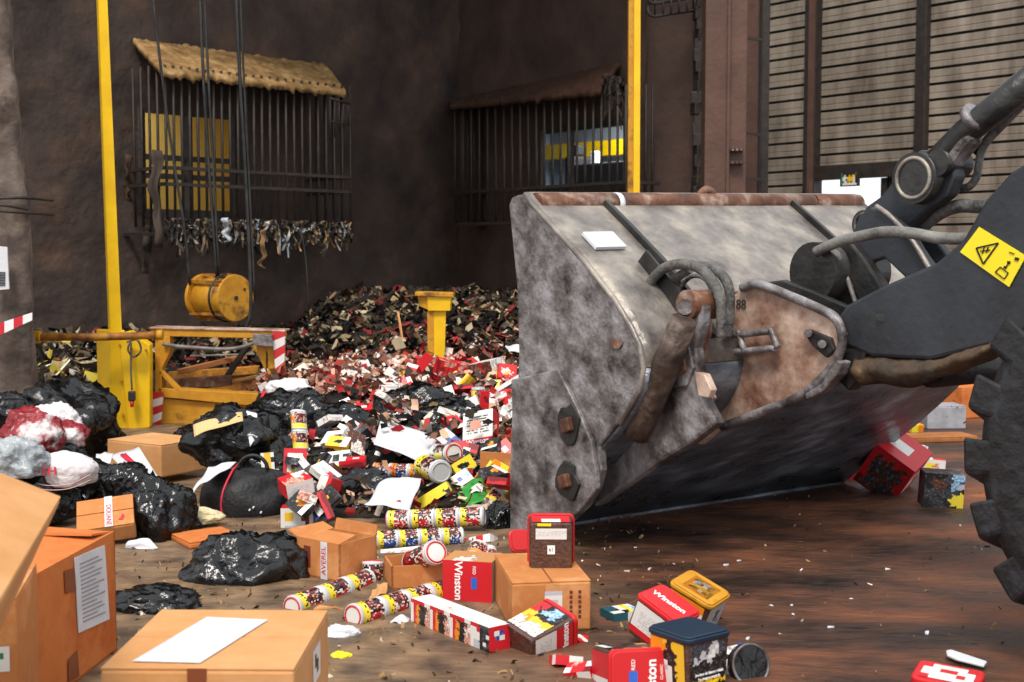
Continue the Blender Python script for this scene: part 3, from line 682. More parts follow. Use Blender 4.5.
# wrapper (back and bottom sheet), inner skin set back
wr_prof = prof[1:11]+[bw(622, 424), bw(606, 442), bw(588, 462), bw(566, 484), bw(543, 506), bw(517, 532)]
def wrap(i0, i1, m, name):
    pr = wr_prof[i0:i1]; n_ = 36; vs = []
    for k in range(n_+1):
        u = WID*k/n_
        for (w_, z) in pr:
            q = bp(u, w_, z); d_ = noise.fractal(Vector((u*3, w_*3, z*3)), 1, 2, 4)*.006; vs.append(q+WD*d_)
    m_ = len(pr)
    o = MB().add(vs, [(k*m_+i, (k+1)*m_+i, (k+1)*m_+i+1, k*m_+i+1) for k in range(n_) for i in range(m_-1)], smooth=True).build(name, m, bk)
    s_ = o.modifiers.new('th', 'SOLIDIFY'); s_.thickness = .02; s_.offset = 0
    return o
wrap(0, 8, M_STEELT, 'back_sheet'); wrap(7, len(wr_prof), M_STEELB, 'bottom_sheet')
MB().beam(bp(0, .03, .022), bp(WID, .03, .022), .09, .03, up=WD).build('cutting_edge', M_STEELB, bk, bevel=.006)
# rolled rim tube, welded in three lengths
wt, zt = bw(527, 203); wt += .026; zt -= .004
for k, (a, b, m) in enumerate(((.02, .4, M_RUST), (.41, WID-.33, M_RUST), (WID-.32, WID-.02, M_RUST))):
    MB().tube([bp(a, wt, zt), bp((a+b)/2, wt, zt), bp(b, wt, zt)], .042, 16).build('rim_tube', m, bk)
MB().tube([bp(.395, wt, zt), bp(.42, wt, zt)], .044, 16).build('weld_seam', M_WHITEPL, bk)
# loose hook on the rim
MB().tube(arc(bp(.92, wt-.03, zt+.02), .04, 0, math.pi, 10, U, Z), .016, 8).build('lifting_eye', M_RUST, bk)
# ribs down the back sheet
def surf_u(px, w_):   # width coordinate seen at picture column px on a line at depth w_
    a = (px-512)/F_PX; q = A+WD*w_
    return (a*q.y-q.x)/(U.x-a*U.y)
def rib(u, i0, i1, h, name, m, th=.02, offs=0):
    pr = wr_prof[i0:i1]; pts = [bp(u, w_+.004, z) for w_, z in pr]+[bp(u, w_+h*.75, z+h*.65) for w_, z in pr[::-1]]
    MB().prism(pts, U*th).build(name, m, bk, bevel=.003)
u1 = surf_u(600, wr_prof[1][0]); u2 = surf_u(786, wr_prof[1][0])
rib(u1, 1, 7, .035, 'rib', M_DARKS); rib(u2, 1, 7, .035, 'rib', M_DARKS)
rib(u1-.09, 3, 8, .07, 'rib', M_DARKS, .012)
# pale welded patch
(wa, za), (wb, zb) = wr_prof[2], wr_prof[3]
def onback(u, t, k): w_, z = wa+(wb-wa)*t, za+(zb-za)*t; return bp(u, w_+k*.7, z+k*.7)
MB().prism([onback(.07, .15, .012), onback(.21, .15, .012), onback(.21, .65, .012), onback(.07, .65, .012)], (WD+Z)*.012).build('weld_patch', M_WHITEPL, bk, bevel=.003)
# hitch: dished bracket plates between which the lift arm is pinned
uD = .45
def plate(name, pl, u, th, m, parent, bevel=.006, cx=None):
    return MB().prism([bq(x, y, u) for x, y in pl], U*th).build(name, m, parent, bevel=bevel)
dish = [(668, 350), (676, 312), (690, 300), (716, 297), (736, 294), (742, 284), (758, 282), (790, 294), (822, 308), (836, 318), (842, 334), (840, 352), (826, 374), (800, 395), (764, 410), (722, 426), (700, 445), (684, 440)]
bt = plate('hitch_bracket', dish, uD, .03, M_RUSTP, bk)
mb = MB(); mb.tube(spline([bq(x, y, uD-.01) for x, y in [(742, 288), (758, 284), (790, 296), (822, 310), (836, 319), (842, 335), (840, 352), (826, 374), (800, 396), (764, 411), (722, 427)]], 6), .016, 10); mb.build('flanged_rim', M_STEEL, bt)
plate('hitch_bracket', [(x+24, y-2) for x, y in dish[4:14]]+[(760, 400)], uD+.13, .03, M_DARKS, bk)
MB().prism([bq(x, y, uD-.03) for x, y in [(836, 360), (842, 362), (838, 374), (822, 392), (806, 400), (804, 394), (820, 384)]], U*.05).build('rim_step', M_STEEL, bt, bevel=.006)
# pin plate with pin head on the bracket
q = [(803, 332), (808, 329), (830, 338), (834, 350), (826, 358), (812, 346)]
plate('pin_keeper', q, uD-.015, .02, M_DARKS, bt, .004)
for i, (x, y) in enumerate(((808, 333), (822, 344))): MB().tube([bq(x, y, uD-.035), bq(x, y, uD-.01)], .014, 10).build('bolt_head', M_STEEL, bt)
# hook arm, knuckle and its foot
hk = [(664, 352), (668, 330), (677, 306), (690, 297), (702, 305), (700, 326), (694, 348), (697, 372), (700, 394), (716, 424), (690, 444), (650, 468), (614, 494), (592, 508), (598, 480), (612, 452), (634, 422), (656, 396)]
hm = plate('hook_arm', hk, .13, .05, M_STEEL, bk, .012)
mb = MB(); mb.tube([bq(684, 320, .07), bq(665, 367, .065), bq(648, 408, .065), bq(636, 436, .06)], [.045, .05, .05, .045], 18); mb.build('round_bar', mat('brown_bar', '#2c211d', .5, .2, c2='#75645b', c3='#46382f', scale=8, bump=.5), bk)
MB().tube([bq(686, 305, .11), bq(686, 305, .11)+U*.14], .05, 20).build('knuckle', M_RUST, bk)
MB().tube([bq(685, 307, .095), bq(685, 307, .11)], .026, 14).build('pin', M_STEEL, hm)
plate('hex_pad', [(674, 343), (688, 346), (693, 368), (686, 386), (671, 388), (663, 366)], .118, .02, M_STEEL, hm, .005)
plate('pad_boss', [(674, 355), (683, 357), (685, 370), (677, 377), (670, 368)], .108, .02, M_RUST, hm, .004)
plate('clamp_block', [(694, 372), (704, 374), (711, 390), (708, 398), (698, 396)], .11, .03, M_RUSTP, hm, .004)
MB().tube(spline([bq(x, y, .20) for x, y in [(694, 300), (704, 312), (707, 330), (702, 348), (700, 372), (712, 400)]]), .018, 10).build('curved_lip', M_RUSTP, bt)
plate('rear_web', [(690, 296), (742, 290), (745, 330), (705, 335)], uD+.06, .02, M_RUSTP, bk, .004)
text('number_plate', '88', .05, M_DARKS, bt, bq(741, 305, uD-.004)-A, R=Matrix((WD, Z, -U)).transposed())
# steel pipes on the bracket
for pts in ([(722, 335), (723, 348), (732, 352), (776, 348)], [(733, 334), (738, 335), (770, 331)], [(738, 331), (744, 350)], [(770, 328), (778, 348)]):
    MB().tube(spline([bq(x, y, uD-.035) for x, y in pts]), .012, 8).build('hydraulic_pipe', M_STEEL, bt)
# hydraulic hoses looping over the bracket
for pts, u, r in (([(632, 316), (645, 290), (663, 269), (684, 264), (702, 270), (714, 284), (721, 305), (721, 338)], .20, .018), ([(652, 304), (668, 284), (690, 269)], .24, .016), ([(700, 266), (716, 270), (728, 285), (730, 310), (727, 338)], .36, .018), ([(676, 300), (684, 283), (694, 276), (706, 280), (716, 300)], .3, .008)):
    MB().tube(spline([bq(x, y, u) for x, y in pts]), r, 12).build('hydraulic_hose', M_HOSE, bk)
plate('hose_guard', [(618, 300), (640, 312), (652, 322), (648, 338), (640, 346), (628, 336)], .2, .02, M_DARKS, bk, .004)
# lift arms: near and far
arm = [(836, 319), (846, 305), (880, 287), (935, 263), (962, 240), (985, 200), (1010, 172), (1045, 150), (1120, 130), (1120, 360), (1060, 340), (1024, 337), (985, 347), (930, 360), (872, 357), (848, 347), (838, 335)]
la = plate('lift_arm', arm, uD+.035, .09, M_DARK, ld, .012)
o2 = plate('lift_arm', arm, uD+.035, .09, M_DARK, ld, .012)
for v in o2.data.vertices: v.co += U*.85
MB().tube([bq(882, 316, uD+.03), bq(882, 316, uD+.036)], .018, 14).build('bolt_head', M_DARKS, la)
# cross tube with caked mud under the arm
ct = MB(); n = 26; vs = []
pl = [(858, 352), (880, 356), (912, 358), (945, 352), (985, 343), (1012, 337)]; low = [(860, 386), (882, 384), (912, 388), (948, 376), (985, 363), (1010, 350)]
top = spline([bq(x, y, uD+.06) for x, y in pl], 8); bot = spline([bq(x, y, uD+.05) for x, y in low], 8); m_ = 8
for a, b in zip(top, bot):
    for j in range(m_+1):
        t = j/m_; q = a*(1-t)+b*t; k = noise.fractal(q*9, 1, 2, 5)
        vs.append(q-U*(math.sin(t*math.pi)*.05+k*.035))
nn = len(top)
o = ct.add(vs, [(i*(m_+1)+j, i*(m_+1)+j+1, (i+1)*(m_+1)+j+1, (i+1)*(m_+1)+j) for i in range(nn-1) for j in range(m_)], smooth=True).build('caked_mud', M_MUD, la)
o.modifiers.new('s', 'SOLIDIFY').thickness = .03
MB().tube([bq(930, 372, uD+.1), bq(930, 372, uD+.1)+U*.85], .05, 18).build('cross_tube', M_DARKS, ld)
MB().prism([bq(x, y, uD+.04) for x, y in [(842, 350), (862, 342), (866, 352), (862, 372), (848, 392), (836, 380)]], U*.06).build('arm_boss', M_DARKS, la, bevel=.012)
# warning sticker
us = uD+.033
st = plate('warning_sticker', [(979, 227), (1026, 256), (1009, 287), (960, 252)], us-.003, .003, M_STICK, la, .0)
def ink(pl, name='pictogram'): MB().prism([bq(x, y, us-.006) for x, y in pl], U*.002).build(name, M_BLACKINK, st)
def stroke(a, b, w_=1.1):
    dx, dy = b[0]-a[0], b[1]-a[1]; L = math.hypot(dx, dy); nx, ny = -dy/L*w_/2, dx/L*w_/2
    ink([(a[0]+nx, a[1]+ny), (b[0]+nx, b[1]+ny), (b[0]-nx, b[1]-ny), (a[0]-nx, a[1]-ny)])
tri = [(998, 243), (976, 248), (983, 264)]
for a, b in zip(tri, tri[1:]+tri[:1]): stroke(a, b, 1.4)
for a, b in (((980, 251), (990, 250)), ((984, 247), (982, 254)), ((988, 247), (986, 253))): stroke(a, b, 1.0)
for a, b in (((995, 272), (1000, 267)), ((1000, 267), (1008, 273)), ((1008, 273), (1004, 279)), ((1004, 279), (995, 272)), ((1005, 268), (1009, 262)), ((1009, 252), (1014, 254))): stroke(a, b, .9)
ink([(1007, 261), (1010, 261), (1010, 264), (1007, 264)]); ink([(1015, 257), (1019, 258), (1018, 261), (1014, 260)]); ink([(1004, 266), (1007, 266), (1006, 269), (1003, 268)])
# tilt linkage in the middle of the bucket
uL = .90
lk = plate('tilt_link', [(844, 258), (850, 240), (858, 218), (866, 206), (880, 196), (892, 182), (903, 163), (918, 150), (938, 150), (952, 158), (956, 176), (948, 196), (925, 212), (905, 232), (896, 246), (878, 250), (862, 262)], uL, .06, M_DARK, ld, .012)
MB().tube([bq(913, 178, uL-.05), bq(913, 178, uL-.05)+U*.15], .088, 28).build('pivot_boss', M_DARKS, lk)
mb = MB(); mb.tube(arc(bq(913, 178, uL-.052), .068, 0, 2*math.pi, 32, WD, Z), .007, 8, cap=False); mb.build('pivot_ring', M_STEELT, lk)
MB().tube([bq(937, 163, uL-.04), bq(937, 163, uL-.04)+U*.14], .045, 22).build('rod_pin', M_DARKS, lk)
MB().tube([bq(863, 224, uL-.05), bq(863, 224, uL-.05)+U*.15], .05, 22).build('lower_pin', M_DARKS, lk)
mb = MB(); mb.tube(arc(bq(863, 224, uL-.052), .036, 0, 2*math.pi, 24, WD, Z), .007, 8, cap=False); mb.build('pin_ring', M_STEEL, lk)
cy = MB().tube([bq(930, 168, uL+.02), bq(950, 150, uL+.02), bq(966, 132, uL+.02), bq(1045, 68, uL+.02)], [.045, .05, .046, .048], 18).build('tilt_cylinder', M_DARKS, ld)
MB().tube([bq(973, 122, uL+.02), bq(979, 116, uL+.02)], .058, 18).build('gland_ring', M_STEEL, cy)
MB().prism([bq(x, y, uL-.02) for x, y in [(922, 158), (950, 140), (966, 130), (972, 139), (958, 156), (950, 168), (938, 174)]], U*.08).build('clevis', M_STEEL, cy, bevel=.02)
MB().tube(spline([bq(x, y, uL+.1) for x, y in [(948, 176), (958, 186), (968, 187), (976, 178), (979, 162), (982, 150), (992, 136), (1035, 92)]]), .014, 10).build('cylinder_hose', M_HOSE, cy)
MB().tube([bq(975, 153, uL+.1), bq(1000, 124, uL+.1), bq(1040, 86, uL+.1)], .013, 8).build('pressure_pipe', M_STEEL, cy)
# link bracket behind the near hitch
b3 = plate('link_bracket', [(846, 255), (858, 216), (870, 207), (884, 211), (905, 228), (925, 258), (936, 272), (925, 290), (905, 278), (884, 258), (870, 262), (862, 282)], uL-.12, .04, M_DARK, bk, .008)
b4 = plate('link_bracket', [(904, 226), (922, 224), (948, 256), (952, 272), (936, 272)], uL+.12, .04, M_DARK, bk, .008)
plate('link_bracket', [(800, 258), (818, 248), (850, 242), (866, 262), (884, 290), (868, 306), (836, 306), (812, 300)], uL-.16, .05, M_DARKS, bk, .008)
MB().tube([bq(812, 272, .66), bq(812, 272, .66)+U*.3], .105, 28).build('torque_tube', M_DARKS, bk)
for pts, u in (([(876, 206), (890, 216), (912, 240), (931, 271)], uL-.13), ([(903, 226), (918, 242), (932, 268)], uL+.06), ([(834, 256), (846, 276), (856, 304)], uL-.17), ([(823, 258), (828, 270), (826, 298)], uL-.17)):
    MB().tube(spline([bq(x, y, u) for x, y in pts]), .009, 8).build('worn_bead', M_STEELT, bk)
MB().tube(spline([bq(x, y, .64) for x, y in [(816, 252), (838, 242), (862, 236), (885, 232), (910, 233), (940, 238), (972, 238), (1000, 232)]]), .019, 12).build('grey_hose', M_HOSEG, ld)
MB().tube(spline([bq(x, y, .98) for x, y in [(905, 240), (925, 224), (942, 212), (960, 206), (985, 206), (1010, 200)]]), .024, 12).build('black_hose', M_HOSE, ld)
# front tyre
ty = bpy.data.objects.new('front_wheel', None); scn.collection.objects.link(ty); ty.parent = ld; ORG[ty.name] = A.copy()
RT = .56; TC = bp(.045, 2.485, .555); TW = .36
vs = []; NA = 72; sec = [(.0, .34), (-.01, .40), (-.015, .46), (.01, .505), (.05, .525), (TW/2, .53), (TW-.05, .525), (TW-.01, .505), (TW+.015, .46), (TW+.01, .40), (TW, .34)]
for i in range(NA):
    a = 2*math.pi*i/NA; d_ = WD*math.cos(a)+Z*math.sin(a)
    for (k, r_) in sec: vs.append(TC+U*k+d_*r_)
m_ = len(sec)
MB().add(vs, [(i*m_+j, ((i+1) % NA)*m_+j, ((i+1) % NA)*m_+j+1, i*m_+j+1) for i in range(NA) for j in range(m_-1)], smooth=True).build('tyre', M_TYRE, ty)
NL_ = 20
for sgn, k0 in ((0, 0), (1, math.pi/NL_)):
    for i in range(NL_):
        a = 2*math.pi*i/NL_+k0+.04; mb = MB()
        def q(k, r_, da): aa = a+da; return TC+U*(k if sgn == 0 else TW-k)+(WD*math.cos(aa)+Z*math.sin(aa))*r_
        da, db = .10, .085
        o_ = [q(-.012, .455, -da), q(-.012, .455, da), q(-.004, .555, da*.9), q(-.004, .555, -da*.9), q(TW*.56, .52, -db+.22), q(TW*.56, .52, db+.20), q(TW*.56, .562, db+.19), q(TW*.56, .562, -db+.21)]
        mb.add(o_, [(0, 3, 2, 1), (4, 5, 6, 7), (0, 1, 5, 4), (1, 2, 6, 5), (2, 3, 7, 6), (3, 0, 4, 7)])
        mb.build('tread_lug', M_TYRE, ty, bevel=.012)
mb = MB(); ring = []
for k, r_ in ((.03, .345), (.0, .345), (.0, .30), (.08, .27), (.08, .10), (.04, .09), (.04, .0)):
    ring.append((k, r_))
vs = []
for i in range(40):
    a = 2*math.pi*i/40; d_ = WD*math.cos(a)+Z*math.sin(a)
    for k, r_ in ring: vs.append(TC+U*k+d_*max(r_, .001))
m_ = len(ring)
mb.add(vs, [(i*m_+j, ((i+1) % 40)*m_+j, ((i+1) % 40)*m_+j+1, i*m_+j+1) for i in range(40) for j in range(m_-1)], smooth=True).build('rim', M_YELD, ty)
MB().tube([TC+U*.3, TC+U*1.5], .09, 16).build('axle', M_DARK, ld)

# ================================================================== RUBBISH: the heap itself
rnd = random.Random(11)
mb = MB(); nx, ny = 150, 170; vs = []
for j in range(ny+1):
    y = 4.85+(14.6-4.85)*j/ny
    for i in range(nx+1):
        x = -4.6+6.0*i/nx
        h = H(x, y); k = sm(0.01, .15, h)
        n_ = noise.fractal(Vector((x*3, y*3, 1)), 1, 2.1, 6)*.09+abs(noise.noise(Vector((x*8, y*8, 3))))*.05
        vs.append((x, y, h-.015+n_*k))
W = nx+1
fs = [(j*W+i, j*W+i+1, (j+1)*W+i+1, (j+1)*W+i) for j in range(ny) for i in range(nx) if max(vs[j*W+i][2], vs[(j+1)*W+i+1][2]) > 0.0]
tagp(mb.add(vs, fs, smooth=True).build('rubbish_heap', M_HEAP), 'dark heap of rotten rubbish rising to the pit walls', 'rubbish heap', kind='stuff')
def shreds(name, label, n, region, cols, smin, smax, seed, lift=.03, world=None, long=1.0, fore=0.0):
    """countless bent scraps lying every which way on the heap"""
    rd = random.Random(seed); mb = MB()
    for k in range(n):
        if world: x, y = world(rd)
        else:
            px, py = region(rd); yy_ = hitY(px, py)-fore*rd.random(); q = P(px, py, yy_); x, y = q.x, q.y
            if y > 15: continue
        z = (q.z if fore else H(x, y))+rd.uniform(0, lift)+(noise.fractal(Vector((x*3, y*3, 1)), 1, 2.1, 6)*.09+abs(noise.noise(Vector((x*8, y*8, 3))))*.05)*sm(.01, .15, H(x, y))
        R = Euler((rd.uniform(-1.1, 1.1), rd.uniform(-1.1, 1.1), rd.uniform(0, 6.3))).to_matrix()
        a = rd.uniform(smin, smax); b = a*rd.uniform(.35, 1.0)*long; c = C(rd.choice(cols)); f = rd.uniform(.75, 1.15)
        c = (c[0]*f, c[1]*f, c[2]*f, 1); bend = rd.uniform(-.5, .5)*a
        p = [(-a, -b, 0), (0, -b*rd.uniform(.7, 1.2), bend), (a, -b*rd.uniform(.4, 1), 0), (-a*rd.uniform(.7, 1), b, bend*.3), (0, b*rd.uniform(.6, 1.2), bend), (a, b, bend*.4)]
        mb.add([Vector((x, y, z))+R @ Vector(v)/2 for v in p], [(0, 1, 4, 3), (1, 2, 5, 4)], c)
    return tagp(mb.build(name, M_RAG), label, 'litter', kind='stuff')
DK = ['#16140f', '#221c16', '#2e261d', '#41342a', '#5a4732', '#1a1a1b', '#6e5a40', '#2a2622', '#8c7858', '#37302a', '#141414', '#0f0f10', '#4c2c1c', '#7a2426', '#9a8a70', '#c0b090', '#24211f', '#191715', '#1d1b1a', '#2b2520']
shreds('heap_litter', 'dark leathery scraps and foil covering the far heap', 5200, None, DK, .03, .10, 21, .08, world=lambda r: (r.uniform(-3.9, .9), r.uniform(9.55, 13.6)), long=1.3)
shreds('heap_litter', 'thin dark strips and twigs covering the far heap', 6500, None, DK, .012, .04, 28, .10, world=lambda r: (r.uniform(-3.9, .9), r.uniform(9.55, 13.4)), long=4.2)
LT = ['#c9a48e', '#d8c9bd', '#9c4038', '#8a5a44', '#e6e0da', '#d39a86', '#a0262c', '#7a4a3c', '#bd8a78', '#6e4632', '#b98f70', '#efe8e2', '#c4453f', '#7d5a48', '#463830', '#d8b89a', '#e0cfc0', '#9f7a5c']
shreds('packet_litter', 'pale pink and brown torn packets strewn over the middle of the heap', 2300, lambda r: (r.gauss(350, 62), r.uniform(362, 402)), LT, .02, .075, 22, .05)
shreds('packet_litter', 'red and white torn packets strewn below the stanchion', 900, lambda r: (r.uniform(375, 522), r.uniform(338, 425)), LT+['#b4322f', '#c01c28', '#f0ece8'], .02, .085, 23, .07)
shreds('packet_litter', 'mixed scraps between the bags in front of the press frame', 420, lambda r: (r.uniform(300, 515), r.uniform(415, 515)), LT+DK[:9], .018, .055, 24, .03, fore=.25)
shreds('packet_litter', 'torn packets caught on top of the black bags below the stanchion', 420, lambda r: (r.uniform(335, 516), r.uniform(382, 440)), LT+DK[:9], .02, .06, 29, .02, fore=.55)
FL = ['#6b5236', '#8d6f4a', '#4a3826', '#a58a62', '#3b2c20', '#c9b9a0', '#2c221a', '#7a6142']
shreds('floor_litter', 'fine brown straw and crumbs on the bare floor', 1500, None, FL, .006, .03, 25, .004, world=lambda r: (r.uniform(-1.6, .6), r.uniform(3.0, 5.6)), long=.5)
shreds('floor_litter', 'fine grit and flakes on the rusty floor under the loader', 700, None, FL+['#8a4c2a', '#e8dfd4'], .005, .022, 26, .004, world=lambda r: (r.uniform(.1, 3.2), r.uniform(3.0, 7.5)), long=.6)
shreds('heap_litter', 'torn film and scraps heaped behind the pipe rail', 500, lambda r: (r.uniform(28, 110), r.uniform(340, 400)), DK+['#b8a888', '#d8d4cc', '#c8b440', '#8f8d88'], .05, .2, 27, .1)

# ------------------------------------------------------------------ cardboard boxes
def corrugated(name, label, c, X, Y_, Zx, size, m=M_CARD, opened=False, flaps=(), group=None):
    """box standing at base centre c with axes X, Y_, Zx; flaps = (side, angle, length)"""
    R = Matrix((X, Y_, Zx)).transposed(); root = thing(name, label, 'box', c, R, group)
    w_, d, h = size; t = .006; mb = MB()
    if opened:
        for cc, ss in (((0, 0, t/2), (w_, d, t)), ((-w_/2+t/2, 0, h/2), (t, d, h)), ((w_/2-t/2, 0, h/2), (t, d, h)), ((0, -d/2+t/2, h/2), (w_, t, h)), ((0, d/2-t/2, h/2), (w_, t, h))): mb.box(cc, ss)
        mb.build('body', m, root, world=False)
    else:
        n = 8; 
        mb.box((0, 0, h/2-.002), (w_, d, h-.004)); mb.build('body', m, root, world=False, bevel=.006)
        for s in (-1, 1): MB().box((0, s*d/4, h-.002), (w_*.998, d/2-.004, .005)).build('flap', m, root, world=False, bevel=.0015)
    for (side, ang, L) in flaps:
        a = ang*D2R
        if side in 'lr':
            s = -1 if side == 'l' else 1; o = Vector((s*w_/2, 0, h)); dr_ = Vector((s*math.cos(a), 0, math.sin(a))); e = Vector((0, d*.49, 0))
        else:
            s = -1 if side == 'f' else 1; o = Vector((0, s*d/2, h)); dr_ = Vector((0, s*math.cos(a), math.sin(a))); e = Vector((w_*.49, 0, 0))
        nn_ = dr_.cross(e).normalized()*.005
        MB().prism([o-e, o+e, o+e*.96+dr_*L, o-e*.96+dr_*L], nn_).build('flap', m, root, world=False)
    return root
def top_box(label, fl, frp, br, h, m=M_CARD, z=0, **k):
    """level box given by three corners of its top in the picture"""
    a, b, c_ = G(*fl, h+z), G(*frp, h+z), G(*br, h+z)
    X = (b-a).normalized(); Y_ = Z.cross(X); d = (c_-b).dot(Y_); w_ = (b-a).length
    cc = a+X*w_/2+Y_*d/2; cc.z = z
    return corrugated('cardboard_box', label, cc, X, Y_, Z, (w_, d, h), m, **k), w_, d
b3, w3, d3 = top_box('low sealed cardboard box at the bottom edge with a white sheet on its lid', (100, 668), (294, 669), (326, 610), .30, M_CARDL)
MB().prism([(-w3*.36, -d3*.42, .3025), (w3*.0, -d3*.44, .3025), (w3*.19, d3*.28, .3025), (-w3*.18, d3*.33, .3025)], (0, 0, .001)).build('packing_list', M_PAPER, b3, world=False)['label'] = 'blank white sheet stuck on the lid'
MB().box((0, -d3/2-.0012, .22), (.035, .002, .16)).build('tape', M_TAPEB, b3, world=False)
mb = MB().grid((w3/2+.001, -d3*.0, .20), (0, d3*.22, 0), (0, 0, .07), ["WWWW", "WKWW", "WKKW", "WWKW", "WWWW"], PALS); mb.build('shipping_label', M_PRINT, b3, world=False)
MB().prism([(w3/2-.03, d3/2-.004, .30), (w3/2+.015, d3/2, .305), (w3/2+.03, d3/2+.01, .297), (w3/2-.02, d3/2+.015, .303)], (0, 0, .004)).build('torn_corner', M_CARDL, b3, world=False)
# tall box with a document on its side
pf = G(117, 650); pn_ = G(84, 676); e = (pn_-pf).normalized(); Lb = .62; nrm = Vector((-e.y, e.x, 0))
if nrm.x < 0: nrm = -nrm
h2 = P(110, 531, pf.y).z
cc = pf+e*Lb/2-nrm*.22
b2 = corrugated('cardboard_box', 'tall orange cardboard box with a white document pouch on its side', cc, -e, -nrm, Z, (Lb, .44, h2), M_CARDO, opened=True, flaps=(('l', 172, .12), ('r', 172, .12), ('f', 176, .2), ('b', 176, .2)))
def onb2(px, py):   # picture point on the box's visible side, in the box's own axes
    r = ray(px, py); t = (pf+nrm*.002-CAM).dot(nrm)/r.dot(nrm); q = CAM+r*t-cc; return Vector((-q.dot(e), -q.dot(nrm), q.z))
MB().prism([onb2(*p) for p in ((74, 558), (104, 545), (109, 619), (78, 633))], (0, -.002, 0)).build('document', M_PAPER, b2, world=False)['label'] = 'white printed document in a pouch'
mb = MB(); q = [onb2(*p) for p in ((74, 558), (104, 545), (109, 619), (78, 633))]
for k in range(15):
    t = .1+.055*k; l, r = q[0].lerp(q[3], t), q[1].lerp(q[2], t); l2, r2 = q[0].lerp(q[3], t+.018), q[1].lerp(q[2], t+.018); c_ = .75+.15*math.sin(k*2.3)
    mb.prism([l.lerp(r, .14)-Vector((0, .003, 0)), l.lerp(r, c_)-Vector((0, .003, 0)), l2.lerp(r2, c_)-Vector((0, .003, 0)), l2.lerp(r2, .14)-Vector((0, .003, 0))], (0, -.0005, 0))
mb.build('print', M_GREYINK, b2, world=False)
for pl in ([(64, 571), (73, 568), (76, 590), (65, 594)], [(68, 660), (77, 650), (79, 676), (68, 682)]):
    MB().prism([onb2(*p) for p in pl], (0, -.0015, 0)).build('tape', M_TAPEB, b2, world=False)
# tilted box in the left foreground
P1 = P(62, 497, 2.32); a_ = Vector((.23, -.97, 0)).normalized(); b_ = Vector((-.97, -.23, 0)).normalized(); tl = 25*D2R
bb = b_*math.cos(tl)+Z*math.sin(tl); nn = bb.cross(a_); nn = nn if nn.z > 0 else -nn
hh = .27
b1 = corrugated('cardboard_box', 'big plain cardboard box tipped over the left foreground boxes', P1+a_*.42+bb*.26-nn*hh, a_, nn.cross(a_), nn, (.84, .52, hh), M_CARDL)
cc = P(5, 660, 2.05); cc.z = 0
b0 = corrugated('cardboard_box', 'cardboard box at the lower left corner with a green and white sticker', Vector((-1.15, 2.62, 0)), Vector((.97, .22, 0)).normalized(), Vector((-.22, .97, 0)).normalized(), Z, (.3, .3, .38), M_CARD)
mb = MB().grid((.09, -.1515, .235), (.045, 0, 0), (0, 0, .05), ["WWWW", "WGGW", "WGWW", "WWWW"], PALS); mb.build('sticker', M_PRINT, b0, world=False)
# box carrying the tub
b4, w4, d4 = top_box('small brown cardboard box carrying a red rimmed tub of tobacco', (512, 583), (591, 580), (577, 551), .142, M_CARD)
MB().box((0, -d4/2-.001, .10), (.035, .002, .07)).build('tape', M_CARDL, b4, world=False)
MB().grid((-.02, -d4/2-.0025, .065), (.05, 0, 0), (0, 0, .05), ["SSSS", "WWWW", "WSSW", "WWWW"], PALS).build('shipping_label', M_PRINT, b4, world=False)
for x0 in (.055, .08):
    mb = MB(); [mb.box((x0, -d4/2-.001, .04+k*.014), (.008, .001, .009)) for k in range(6)]
    mb.build('stencil_print', M_BROWNINK, b4, world=False)
MB().box((0, 0, .143), (.004, d4, .001)).build('lid_seam', M_TAPEB, b4, world=False)
def ybox(label, px, py, yaw, size, m=M_CARD, Y=None, z=None, tilt=(0, 0), opened=False, flaps=(), group=None):
    q = P(px, py, Y) if Y else (G(px, py, z) if z is not None else Q(px, py))
    R = Euler((tilt[0]*D2R, tilt[1]*D2R, yaw*D2R), 'XYZ').to_matrix()
    return corrugated('cardboard_box', label, q, R.col[0].copy(), R.col[1].copy(), R.col[2].copy(), size, m, opened, flaps, group)
# open flattened carton by the press frame
k = ybox('long flat cardboard box lying in front of the yellow post', 157, 470, -32, (.36, .28, .15), M_CARDL, Y=6.1)
k = ybox('open cardboard box with red customs tape above the white tins', 337, 573, -38, (.20, .17, .125), M_CARD, z=0, opened=True, flaps=(('f', 168, .08), ('b', 78, .035), ('l', 20, .05)))
MB().box((.03, -.087, .062), (.03, .002, .122)).build('tape', M_PAPER, k, world=False)
text('tape_print', 'AVEREL', .028, M_REDINK, k, (.03, -.0885, .062), (90*D2R, -90*D2R, 0))
MB().prism([(-.065, -.0855, .03), (-.035, -.0855, .03), (-.035, -.0855, .10), (-.065, -.0855, .10)], (0, -.001, 0)).build('stamp', M_BROWNINK, k, world=False)
k = ybox('brown open-topped box holding the white lidded can', 421, 582, 14, (.215, .16, .075), M_CARD, z=0, opened=True)
k = ybox('orange box closed with white customs tape on the black bag', 108, 540, 14, (.20, .16, .075), M_CARD, Y=4.75, tilt=(32, -6))
k.location = P(108, 527, 4.72)
MB().box((.012, 0, .0765), (.028, .16, .002)).build('tape', M_PAPER, k, world=False)
text('tape_print', 'DOUANE', .026, M_REDINK, k, (.012, -.02, .0785), (0, 0, -90*D2R))
MB().prism([(.045, -.05, .0765), (.06, -.055, .0765), (.068, -.035, .0765), (.06, -.02, .0765), (.055, -.04, .0765)], (0, 0, .001)).build('stamp', M_REDINK, k, world=False)
ybox('small dark cardboard box half hidden behind the black bag', 166, 505, 10, (.13, .12, .06), M_CARD2, Y=5.25)
ybox('flattened orange carton lying on the floor by the black holdall', 206, 541, 35, (.2, .2, .025), M_CARDO, z=0)
